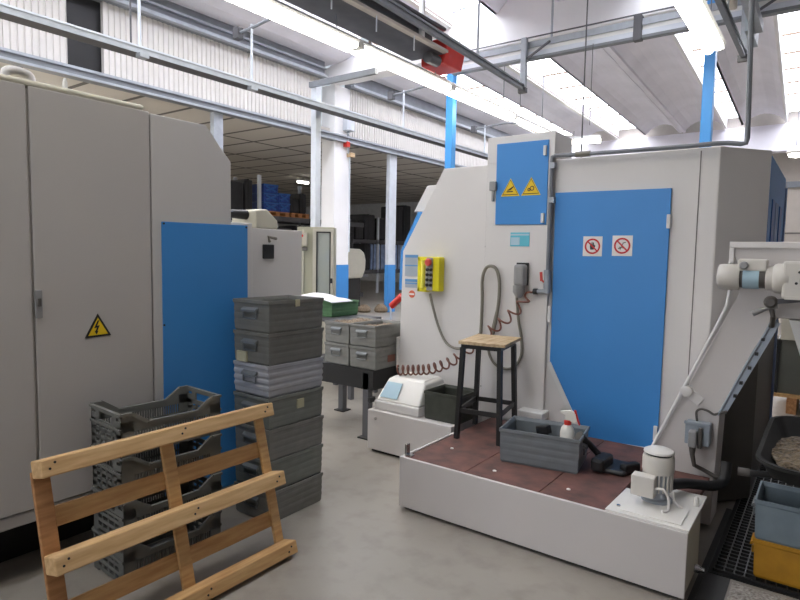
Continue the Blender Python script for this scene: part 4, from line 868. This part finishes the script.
for j_ in range(nx):
    for i in range(nx):
        u_, v_ = i/(nx-1), j_/(nx-1); ax_, ay_ = 2*u_-1, 2*v_-1; ax_, ay_ = ax_*math.sqrt(1-ay_*ay_*.28), ay_*math.sqrt(1-ax_*ax_*.28); x = (bx0+bx1)/2+((bx1-bx0)/2-.04)*ax_; y = (by0+by1)/2+((by1-by0)/2-.10)*ay_
        r_ = max(abs(u_-.5), abs(v_-.5))*2; vs.append(V(x, y, RZ-.04+.03*min(1, 3*(1-r_))-.06*v_+random.uniform(0, .016)))
g.add(vs, [(j_*nx+i, j_*nx+i+1, (j_+1)*nx+i+1, (j_+1)*nx+i) for j_ in range(nx-1) for i in range(nx-1)])
o = TG(g.build('metal_chips', 'chips'), 'brassy metal chips heaped in the wheelbarrow', 'metal chips', kind='stuff'); s_ = o.modifiers.new('s', 'SOLIDIFY'); s_.thickness = .01; s_.offset = -1
# grey cabinet on wooden feet farther back
t = thing('storage_cabinet', (.2, 7.6, 0), 'dark grey cabinet standing on a wooden pallet behind the wheelbarrow', 'cabinet')
q = pY(774, 385, 7.3); zc0 = pY(790, 394, 7.3).z; zc1 = pY(790, 306, 7.3).z
MB().box((q.x, 7.3, zc0), (q.x+1.2, 8.2, zc1-.35)).build('body', 'grey_green', t, bevel=.006)
MB().box((q.x-.01, 7.28, zc0), (q.x+.03, 7.3, zc1-.35)).build('edge_strip', 'black', t)
MB().box((q.x+.03, 7.26, zc1-.35), (q.x+1.2, 8.2, zc1+.02)).build('upper_panel', 'cream_warm', t)
MB().box((q.x, 7.26, zc0-.035), (q.x+1.2, 8.2, zc0-.002)).build('pallet_deck', 'pine', t)
for x in (q.x+.12, q.x+.6, q.x+1.1): MB().box((x, 7.27, 0), (x+.09, 8.18, zc0-.035)).build('pallet_block', 'pine_dark', t)
# tall beige cabinet at the far right
t = thing('wardrobe_cabinet', (.2, 14, 0), 'tall beige cabinet with dark top far behind the blue machine side', 'cabinet')
q = pY(787, 188, 14); MB().box((q.x, 14, .05), (q.x+1.4, 14.6, q.z)).build('body', 'hall_beige', t, bevel=.01); MB().box((q.x-.02, 13.97, q.z), (q.x+1.42, 14.6, q.z+.12)).build('top', 'steel_dark', t); MB().box((q.x+.02, 14.02, 0), (q.x+1.38, 14.58, .05)).build('plinth', 'black', t)
MB().box((q.x+.0, 13.985, pY(790, 234, 14).z), (q.x+1.4, 14, pY(790, 232.5, 14).z)).build('shelf_line', 'seam', t)

# ================================================================== LEFT MACHINE
LXF = -2.985
def A(x, y, X=LXF): return pX(x, y, X)
t = thing('electrical_cabinet', (LXF-.3, 1.0, 0), 'tall beige electrical cabinet with a lightning warning sign', 'cabinet')
CT = 2.325; y_end = A(151, 200).y; y_gap = A(30, 200).y
MB().box((LXF-.55, -.6, .36), (LXF-.012, y_end, CT-.01)).build('body', 'cabinet_shaded', t)
MB().box((LXF-.012, y_gap+.006, .36), (LXF+.004, y_end-.006, CT-.0)).build('door', 'cabinet_shaded', t, bevel=.004)
dr = MB().box((LXF-.012, -.6, .36), (LXF+.004, y_gap-.006, CT)).build('door', 'cabinet_shaded', t, bevel=.004)
MB().box((LXF-.5, -.6, CT), (LXF+.002, y_end-.03, CT+.03)).build('roof_trim', 'trimcream', t, bevel=.012)
MB().box((LXF-.5, -.6, .29), (LXF-.004, y_end, .355)).build('sill', 'cabinet_shaded', t, bevel=.01)
MB().box((LXF-.5, -.55, 0), (LXF-.32, y_end-.05, .29)).build('plinth', 'black', t)
# lock plate on the door
p = A(37, 305); d2 = [o for o in t.children if o.name.startswith('door')][0]
lk = MB().box((LXF+.004, p.y-.012, A(37, 318).z), (LXF+.012, p.y+.02, A(37, 290).z)).build('lock_plate', 'plug_grey', d2, bevel=.002)
lk2 = MB().box((LXF+.012, p.y-.002, A(37, 304).z-.01), (LXF+.022, p.y+.012, A(37, 301).z+.012)).build('lock_plate', 'dark_panel', d2, bevel=.002)
# lightning sign
def L3(x, y, dx=0): q = A(x, y, LXF+.004+dx); return q
s0, s1, s2 = L3(84.5, 338.5), L3(111, 335), L3(97.5, 313.5)
cen = (s0+s1+s2)/3
sg = MB().prism([s0, s1, s2], (.003, 0, 0)).build('warning_sticker', 'black_steel', t); sg['label'] = 'yellow lightning warning triangle'
MB().prism([cen+(p-cen)*.74+V(.0035, 0, 0) for p in (s0, s1, s2)], (.001, 0, 0)).build('yellow_field', 'sign_yellow', sg)
bolt = [(97.6, 320.5), (94.2, 328.2), (97.0, 327.6), (95.4, 331.2), (94.6, 331), (96.6, 334.6), (98.4, 330.8), (97.4, 331), (99.6, 325.2), (96.8, 325.9), (99.4, 320.2)]
MB().prism([L3(x, y, .0046) for x, y in bolt], (.0008, 0, 0)).build('bolt_mark', 'black', sg)
# lifting eye and pin on the cabinet roof
e = A(21, 78); z0 = CT+.028
c_ = V(LXF-.02, A(20, 75).y, z0+.02)
ey = MB()
arc_ = [V(c_.x, c_.y-.055, z0-.02), V(c_.x, c_.y-.048, z0+.018), V(c_.x, c_.y-.02, z0+.03), V(c_.x, c_.y+.02, z0+.03), V(c_.x, c_.y+.048, z0+.018), V(c_.x, c_.y+.055, z0-.02)]
ey.tube(arc_, .02, 10, smooth_path=3); ey.build('lifting_eye', 'cream', t, smooth=True)
MB().lathe([(.012, 0), (.012, .03), (.006, .05)], (LXF-.03, A(68, 88).y, CT+.03), n=8).build('roof_pin', 'white_paint', t)
# ------------- machine enclosure with the blue panel
EY0, EY1 = y_end+.004, A(231, 180).y
t = thing('machine_enclosure', (LXF-.5, 2.3, 0), 'cream machine enclosure with plain blue panel beside the tall cabinet', 'machine')
pr = [V(LXF, EY0, .02), V(LXF, EY0, CT-.005), V(LXF, A(206, 126).y, CT-.005), V(LXF, EY1, A(230, 162).z), V(LXF, EY1, A(231, 218).z), V(LXF, EY1+.004, .02)]
MB().prism(pr, (-.55, 0, 0)).build('enclosure', 'cream_warm2', t, bevel=.005)
EY2 = A(252.5, 240).y
MB().box((LXF-.5, EY1, .02), (LXF, EY2, A(250, 223).z)).build('side_enclosure', 'cream', t, bevel=.005)
bp = [A(161, 221.5), A(247, 225.5), V(LXF, A(247, 225).y, .12), V(LXF, A(161, 221).y, .12)]
pn = MB().prism(bp, (.006, 0, 0)).build('blue_panel', 'blue', t, bevel=.002)
for q in ((163, 223.5), (245.5, 227.5), (163.5, 325)): MB().lathe([(.006, 0), (.006, .004)], A(*q)+V(.006, 0, 0), (1, 0, 0), 8).build('screw', 'black_steel', pn)
# rear panel with handwheel
EX = LXF-.06
EY3 = pX(302, 240, EX).y
zt = pX(270, 229, EX).z
MB().box((EX-.5, EY2+.003, .02), (EX, EY3, zt)).build('rear_panel', 'cream', t, bevel=.005)
c = pX(267.5, 252, EX); MB().box((EX, c.y-.045, c.z-.045), (EX+.012, c.y+.05, c.z+.05)).build('gearshift_plate', 'black_steel', t, bevel=.005)
MB().tube([(EX+.01, c.y+.01, c.z+.07), (EX+.03, c.y-.02, c.z+.1), (EX+.03, c.y+.05, c.z+.09)], .01, 8).build('gearshift_lever', 'hose_grey', t)
a = pX(256, 208.5, EX); b_ = pX(278, 231, EX)
MB().prism([V(EX-.25, a.y, zt+.0), V(EX-.25, a.y, a.z-.01), V(EX-.25, a.y+.05, a.z), V(EX-.25, b_.y-.09, a.z), V(EX-.25, b_.y, a.z-.07), V(EX-.25, b_.y, zt)], (.25, 0, 0)).build('spindle_head', 'trimcream', t, bevel=.01)
zz = (a.z+zt)/2+.025
MB().lathe([(.032, 0), (.03, .05), (.02, .35)], (EX-.1, a.y, zz), (0, -1, 0), 14).build('spindle_cone', 'black_steel', t, smooth=True)
MB().box((EX-.24, a.y+.03, zt-.002), (EX-.01, b_.y-.04, zt+.02)).build('spindle_base', 'black', t)

# ------------- green-beige cabinet with glass door
KD = 7.4; a = ray(297, 227)*KD+V(0, 0, EYE); b_ = ray(334, 227)*KD+V(0, 0, EYE); kr = math.atan2(b_.y-a.y, b_.x-a.x); KW = (b_-a).xy.length; KH = (a.z+b_.z)/2
t = thing('control_cabinet', (a.x, a.y, 0), 'greenish beige cabinet with narrow glass door behind the cream machine', 'cabinet', rz=kr)
def kx(x): return KW*(x-297)/37
def kz(y): return KH-(y-227)*KD/FPX
def kb(x0, x1, z0_, z1_, y0, y1, name, m, par=None, bev=.004): return MB().box((x0, y0, z0_), (x1, y1, z1_)).build(name, m, par or t, bevel=bev, local=True)
kb(0, KW, .02, KH, .02, .3, 'body', 'greenbeige')
kb(kx(302), kx(304), .1, KH-.03, .0, .02, 'corner_post', 'cream_warm')
g0, g1, gt, gb_ = kx(316.5), kx(331), kz(231.5), .75
MB().box((kx(313), -.015, .1), (g0, .02, KH-.02)).box((g1, -.015, .1), (KW, .02, KH-.02)).box((g0, -.015, gt), (g1, .02, KH-.02)).box((g0, -.015, .1), (g1, .02, gb_)).build('door_frame', 'cream_warm', t, bevel=.004, local=True)
kb(g0, g1, gb_, gt, .0, .006, 'glass_pane', 'cab_glass', bev=0)
MB().box((g0, -.012, gb_), (g0+.015, 0, gt)).box((g1-.015, -.012, gb_), (g1, 0, gt)).box((g0, -.012, gt-.015), (g1, 0, gt)).build('gasket', 'black', t, local=True)
kb(g0+.03, g0+.09, kz(262), kz(255), .012, .019, 'inner_switch', 'galv'); kb(g1-.07, g1-.02, kz(260), kz(251), .012, .019, 'inner_paper', 'pale_blue')
x = kb(kx(301), kx(307.5), kz(246), kz(233), -.05, .0, 'button_box', 'cream_warm')
MB().lathe([(.016, 0), (.016, .02)], (kx(302.8), -.05, kz(236)), (0, -1, 0), 10).build('red_button', 'red', x, local=True)
kb(kx(302.5), kx(307.5), kz(251), kz(247), -.03, .0, 'switch', 'seam'); kb(kx(331), kx(333), kz(283), kz(278), -.04, -.015, 'door_handle', 'black')

# ================================================================== PLASTIC CRATES BEHIND THE PALLET
def pcrate(W, L, H):
    """perforated plastic crate with raised ends; origin at bottom centre, length along Y"""
    t = D.objects.new('plastic_crate', None); COL.objects.link(t); t['category'] = 'crate'
    th = .008; g = MB()
    g.box((-W/2+.01, -L/2+.01, 0), (W/2-.01, L/2-.01, .008))
    for sx in (-1, 1):
        for sy in (-1, 1):
            x0, x1 = sorted((sx*W/2, sx*(W/2-.05))); y0, y1 = sorted((sy*L/2, sy*(L/2-th)))
            g.box((x0, y0, 0), (x1, y1, H-.035))
            y0, y1 = sorted((sy*L/2, sy*(L/2-.06))); x0, x1 = sorted((sx*W/2, sx*(W/2-th))); g.box((x0, y0, 0), (x1, y1, H-.035))
    g.build('shell', 'plastic_crate', t, local=True)
    dip = H-.055
    for sx in (-1, 1):
        x0, x1 = sorted((sx*W/2, sx*(W/2-th))); g = MB()
        # solid upper band following the dip of the rim
        P = [(-L/2, H), (-L/2+.05, H), (-L/2+.13, dip), (L/2-.13, dip), (L/2-.05, H), (L/2, H), (L/2, H-.085), (-L/2, H-.085)]
        g.prism([V(x0, y, z) for y, z in P], (th, 0, 0))
        g.box((x0, -L/2, .012), (x1, L/2, .035)).box((x0, -L/2, .062), (x1, L/2, .072))
        n = 30
        for i in range(n+1):
            y = -L/2+.06+(L-.12)*i/n; g.box((x0, y-.003, .03), (x1, y+.003, H-.08))
        g.build('long_side', 'plastic_crate', t, local=True)
        g = MB()                                   # rolled rim
        pts = [V(sx*W/2, y, z) for y, z in P[:6]]
        for a, b in zip(pts, pts[1:]): g.bar(a, b, .018, .012, (1, 0, 0) if abs(a.z-b.z) > 1e-4 else (0, 0, 1))
        g.build('rim', 'plastic_crate', t, local=True)
    for sy in (-1, 1):
        y0, y1 = sorted((sy*L/2, sy*(L/2-th))); g = MB()
        P = [(-W/2, H), (-W*.3, H), (-W*.2, H+.0), (W*.2, H+.0), (W*.3, H), (W/2, H)]
        g.box((-W/2, y0, H-.02), (W/2, y1, H)).box((-W/2, y0, H-.085), (W/2, y1, H-.06)).box((-W/2+.05, y0, H-.06), (-W*.22, y1, H-.02)).box((W*.22, y0, H-.06), (W/2-.05, y1, H-.02))
        for z in (.012, .05, .088): g.box((-W/2, y0, z), (W/2, y1, z+.018))
        for x in (-W*.2, 0, W*.2): g.box((x-.008, y0, .01), (x+.008, y1, H-.08))
        g.build('end_wall', 'plastic_crate', t, local=True)
        g = MB(); g.bar(V(-W/2, sy*L/2, H-.003), V(W/2, sy*L/2, H-.003), .018, .012).bar(V(-W/2, sy*L/2, H-.075), V(W/2, sy*L/2, H-.075), .014, .012).build('rim', 'plastic_crate', t, local=True)
    return t
pc_rz = math.radians(-3)
p0 = pcrate(.31, .525, .203)
ploc = V(-2.73, 1.655, 0)
PLAB = ['grey plastic crate topmost of the stack behind the wooden pallet', 'grey plastic crate second from the top behind the pallet', 'grey plastic crate second from the floor behind the pallet', 'grey plastic crate on the floor under the crate stack behind the pallet']
for i in range(4):
    z = .21*(3-i)
    if i == 0: p0.location = ploc+V(0, 0, z); p0.rotation_euler = (0, 0, pc_rz); p0['label'] = PLAB[0]; p0['group'] = 'stack of plastic crates behind the pallet'
    else: dup(p0, ploc+V(random.uniform(-.004, .004), random.uniform(-.006, .006), z), pc_rz+random.uniform(-.01, .01), PLAB[i])
# ================================================================== WOODEN PALLET LEANING ON THE CRATES
th = 0.0; pu = V(math.sin(th), math.cos(th), 0); pn_ = V(-math.cos(th), math.sin(th), 0)
R0 = V(-2.169, 2.10, 0); lean = .255; pv = pn_*math.sin(lean)+V(0, 0, 1)*math.cos(lean)     # up the slope
pw = (pn_*math.cos(lean)-V(0, 0, 1)*math.sin(lean))                                                          # into the depth
t = thing('wooden_pallet', (R0-pu*.57), 'pale wooden pallet leaning on its edge against the plastic crates', 'pallet')
R0 = R0+V(0, 0, .025)
def pb(u0, u1, v0, v1, w0, w1, name, m, bev=.004):
    vs = [R0+pu*u+pv*v+pw*w for w in (w0, w1) for u, v in ((u0, v0), (u1, v0), (u1, v1), (u0, v1))]
    return MB().add(vs, [(0, 3, 2, 1), (4, 5, 6, 7), (0, 1, 5, 4), (1, 2, 6, 5), (2, 3, 7, 6), (3, 0, 4, 7)]).build(name, m, t, bevel=bev)
LP = 1.148
for v0, v1, m in ((0, .066, 'pine'), (.358, .43, 'pine_pale'), (.724, .793, 'pine_pale')): pb(-LP, 0, v0, v1, 0, .095, 'bearer', m, .006)
for u0, u1, m in ((-LP, -LP+.066, 'pine_dark'), (-.605, -.542, 'pine'), (-.056, -.002, 'pine')): pb(u0, u1, .03, .75, .096, .116, 'upright_board', m)
for v0, v1 in ((.148, .226), (.516, .597)): pb(-LP+.02, -.03, v0, v1, .117, .137, 'slat', 'pine')
for v0 in (-.006, .358, .725):
    for u in (-LP+.02, -.56, -.07):
        for k_ in (0, 1):
            q = R0+pu*(u+.02*k_+.01)+pv*(v0+.03+.02*k_); MB().lathe([(.005, 0), (.005, .002)], q, -pw, 8).build('nail', 'black_steel', t)

# ================================================================== NEIGHBOURING HALL: RACKS AND LOADS
def rack(name, x0, x1, y0, y1, levels, top, label, ups):
    t = thing(name, ((x0+x1)/2, (y0+y1)/2, 0), label, 'rack', 'storage racks of the next hall')
    for y in ups:
        MB().box((x1-.06, y-.05, 0), (x1, y+.05, top)).build('upright', 'galv_light', t); MB().box((x0, y-.05, 0), (x0+.06, y+.05, top)).build('upright', 'galv', t)
    for z in levels:
        MB().box((x1-.05, y0, z-.12), (x1, y1, z)).box((x0, y0, z-.12), (x0+.05, y1, z)).build('beam', 'dark_iron', t)
        MB().box((x0, y0, z), (x1, y1, z+.02)).build('shelf', 'dark_iron', t)
    return t
RXF = -13.0
zs = pX(275, 216, RXF).z
rack('storage_rack', RXF-1.1, RXF, 8.0, 15.6, (zs-.02, 1.5, .2), zs+1.1, 'storage rack with blue crates beyond the opening', (pX(260, 200, RXF).y, 13.6, 8.05))
def pallet(y0, y1, z, label):
    t = thing('loading_pallet', (RXF-.5, (y0+y1)/2, z), label, 'pallet', 'pallets on the rack')
    MB().box((RXF-1.0, y0, z+.1), (RXF+.02, y1, z+.13)).build('deck', 'pallet_orange', t); MB().box((RXF-1.0, y0, z), (RXF+.02, y1, z+.02)).build('bottom_board', 'pallet_orange', t)
    for k_ in range(3): yy = y0+(y1-y0-.15)*k_/2; MB().box((RXF-1.0, yy, z+.02), (RXF+.01, yy+.15, z+.1)).build('block', 'pallet_orange', t)
ya, yb, yc, yd = pX(266, 210, RXF).y, pX(289, 210, RXF).y, pX(291, 210, RXF).y, pX(309, 210, RXF).y
pallet(ya, yb, zs+.001, 'orange wooden pallet under the blue crates on the rack'); pallet(yc, yd, zs+.001, 'orange wooden pallet beside the blue crates on the rack')
yb0, yb1, yb2 = pX(264, 200, RXF).y, pX(278.5, 200, RXF).y, pX(290.5, 200, RXF).y
zt_ = pX(270, 184, RXF).z; zm = pX(285, 193.5, RXF).z
n = 0
for (y0, y1, ztop, nn, where) in ((yb0, yb1, zt_, 3, 'taller'), (yb1+.01, yb2, zm, 2, 'lower')):
    base_ = zs+.132; h = (ztop-base_)/nn
    for i in range(nn):
        t = thing('folding_crate', (RXF-.4, (y0+y1)/2, base_+h*i), '%s blue crate of the %s blue pile on the rack' % ((['lowest', 'middle', 'topmost'] if nn == 3 else ['bottom', 'top'])[i], where), 'crate', 'blue crates on the rack')
        MB().box((RXF-.8, y0, base_+h*i+.002), (RXF-.02, y1, base_+h*(i+1)-.002)).build('body', 'blue_box', t, bevel=.01)
        MB().box((RXF-.82, y0-.0, base_+h*(i+1)-.05), (RXF+.0, y1+.0, base_+h*(i+1)-.006)).build('rim', 'blue_dark', t)
        MB().bar((RXF-.01, y0+.08, base_+h*i+.05), (RXF-.01, y1-.08, base_+h*(i+1)-.07), .05, .02, (1, 0, 0)).bar((RXF-.01, y1-.08, base_+h*i+.05), (RXF-.01, y0+.08, base_+h*(i+1)-.07), .05, .02, (1, 0, 0)).build('cross_rib', 'blue_dark', t)
def bundle(x, y0, y1, z0, z1, label, m='dark_bundle', dx=.8, group='dark loads on the racks'):
    t = thing('wrapped_load', (x-dx/2, (y0+y1)/2, z0), label, 'load', group)
    MB().box((x-dx, y0, z0+.002), (x, y1, z1)).build('block', m, t, bevel=.04)
    MB().box((x-dx-.006, y0+(y1-y0)*.3, z0+.003), (x+.006, y0+(y1-y0)*.3+.05, z1+.006)).build('strap', 'black', t)
    return t
ya = pX(238, 200, RXF).y; yb = pX(256, 200, RXF).y
bundle(RXF-.07, 8.7, ya+.25, zs+.001, zs+.85, 'dark wrapped load on the rack nearest the cream machine')
bundle(RXF-.07, ya+.3, yb-.05, zs+.001, zs+.95, 'dark wrapped load on the rack beside the white upright')
bundle(RXF-.1, pX(292, 200, RXF).y, pX(302, 200, RXF).y-.02, zs+.14, zs+.55, 'small dark load on the pallet beside the blue crates')
bundle(RXF-.1, pX(302, 200, RXF).y+.02, pX(309, 200, RXF).y, zs+.14, zs+.75, 'dark load at the end of the pallet near the galvanised post')
for i in range(5):
    y = 8.3+i*1.4; bundle(RXF-.07, y, y+1.25, 1.522, 1.522+.75+.1*(i % 2), ['first', 'second', 'third', 'fourth', 'fifth'][i]+' dark load from the cabinet on the middle rack level')
# right opening
RX2 = -14.5
zA = pX(365, 240, RX2).z; yA, yB = pX(348, 230, RX2).y, pX(412, 230, RX2).y
rack('storage_rack', RX2-1.0, RX2, yA-1, yB+2.5, (zA, .9), zA+.9, 'storage rack of dark loads seen right of the white column', (pX(378.5, 230, RX2).y, yA-.9, yB+2.4))
for i, (x0, x1, y) in enumerate(((347.5, 356, 219), (357, 365, 221), (366, 376.5, 214), (380, 387, 218), (397, 404, 206), (404.5, 412, 205))):
    bundle(RX2-.07, pX(x0, 230, RX2).y, pX(x1, 230, RX2).y, zA+.021, pX(x0, y, RX2).z, ['low dark load on the rack right beside the white column', 'dark load second from the white column on the far rack', 'tall dark load on the far rack before the thin upright', 'dark load on the far rack just left of the steel post', 'dark load on the far rack just right of the steel post', 'dark load on the far rack at the machine hood'][i])
for i, (x0, x1, y, m) in enumerate(((366, 372, 243, 'dark_bundle'), (372.5, 378, 239, 'pale_blue'), (379.5, 386, 241, 'pale_blue'), (397, 402, 238, 'pale_blue'))):
    bundle(RX2-.07, pX(x0, 250, RX2).y, pX(x1, 250, RX2).y, .921, min(pX(x0, y, RX2).z, zA-.14), ['dark load on the lower level of the far rack', 'pale blue sacks on the far rack beside the thin upright', 'pale blue sacks on the far rack at the steel post', 'pale blue sacks on the far rack by the blue machine edge'][i], m, group='loads on the lower level of the far rack')
# beige machine in the next hall
X_ = -11.2; a = pX(348, 248, X_); b_ = pX(366, 278, X_)
t = thing('bench_machine', (X_-.4, (a.y+b_.y)/2, 0), 'beige rounded machine beyond the opening right of the column', 'machine')
MB().prism([V(X_, a.y-.3, b_.z), V(X_, a.y-.3, a.z), V(X_, b_.y-.25, a.z-.02), V(X_, b_.y-.08, a.z-.12), V(X_, b_.y, a.z-.35), V(X_, b_.y-.02, b_.z+.25), V(X_, b_.y-.15, b_.z)], (-.7, 0, 0)).build('body', 'cream_warm', t, bevel=.05)
MB().box((X_-.65, a.y-.25, 0), (X_-.05, b_.y-.2, b_.z)).build('stand', 'black_steel', t); MB().box((X_-.5, b_.y, b_.z+.02), (X_-.2, b_.y+.35, b_.z+.1)).build('arm', 'dark_iron', t)

# ================================================================== LIGHT AND VIEW
for n_, (x, y) in enumerate(((-12.5, 1.5), (-12.5, 4.5), (-16.5, 1.5), (-16.5, 5), (-20.5, 3), (-20.5, 7))):  # added lamps out of view, brightening the next hall
    t = thing('fluorescent_lamp', (x, y, 4.0), 'unseen fill lamp added under the dark ceiling of the next hall, behind the tall cabinet', 'ceiling lamp', 'added unseen lamps of the next hall')
    MB().box((x-.12, y-1.2, 3.96), (x+.12, y+1.2, 4.0)).build('tube', 'lamp_fill', t); MB().box((x-.15, y-1.22, 4.0), (x+.15, y+1.22, 4.06)).build('housing', 'white_paint', t)
    MB().tube([(x, y, 4.06), (x, y, 4.35)], .01, 6).build('hanger', 'steel_dark', t)
w = D.worlds.new('sky'); bpy.context.scene.world = w; w.use_nodes = True
w.node_tree.nodes['Background'].inputs[0].default_value = (.85, .92, 1, 1); w.node_tree.nodes['Background'].inputs[1].default_value = .6
sc = bpy.context.scene
sc.view_settings.view_transform = 'Standard'; sc.view_settings.look = 'None'; sc.view_settings.gamma = 1; sc.view_settings.use_curve_mapping = False
sc.view_settings.exposure = 0.4
sc.cycles.max_bounces = 8; sc.cycles.diffuse_bounces = 5
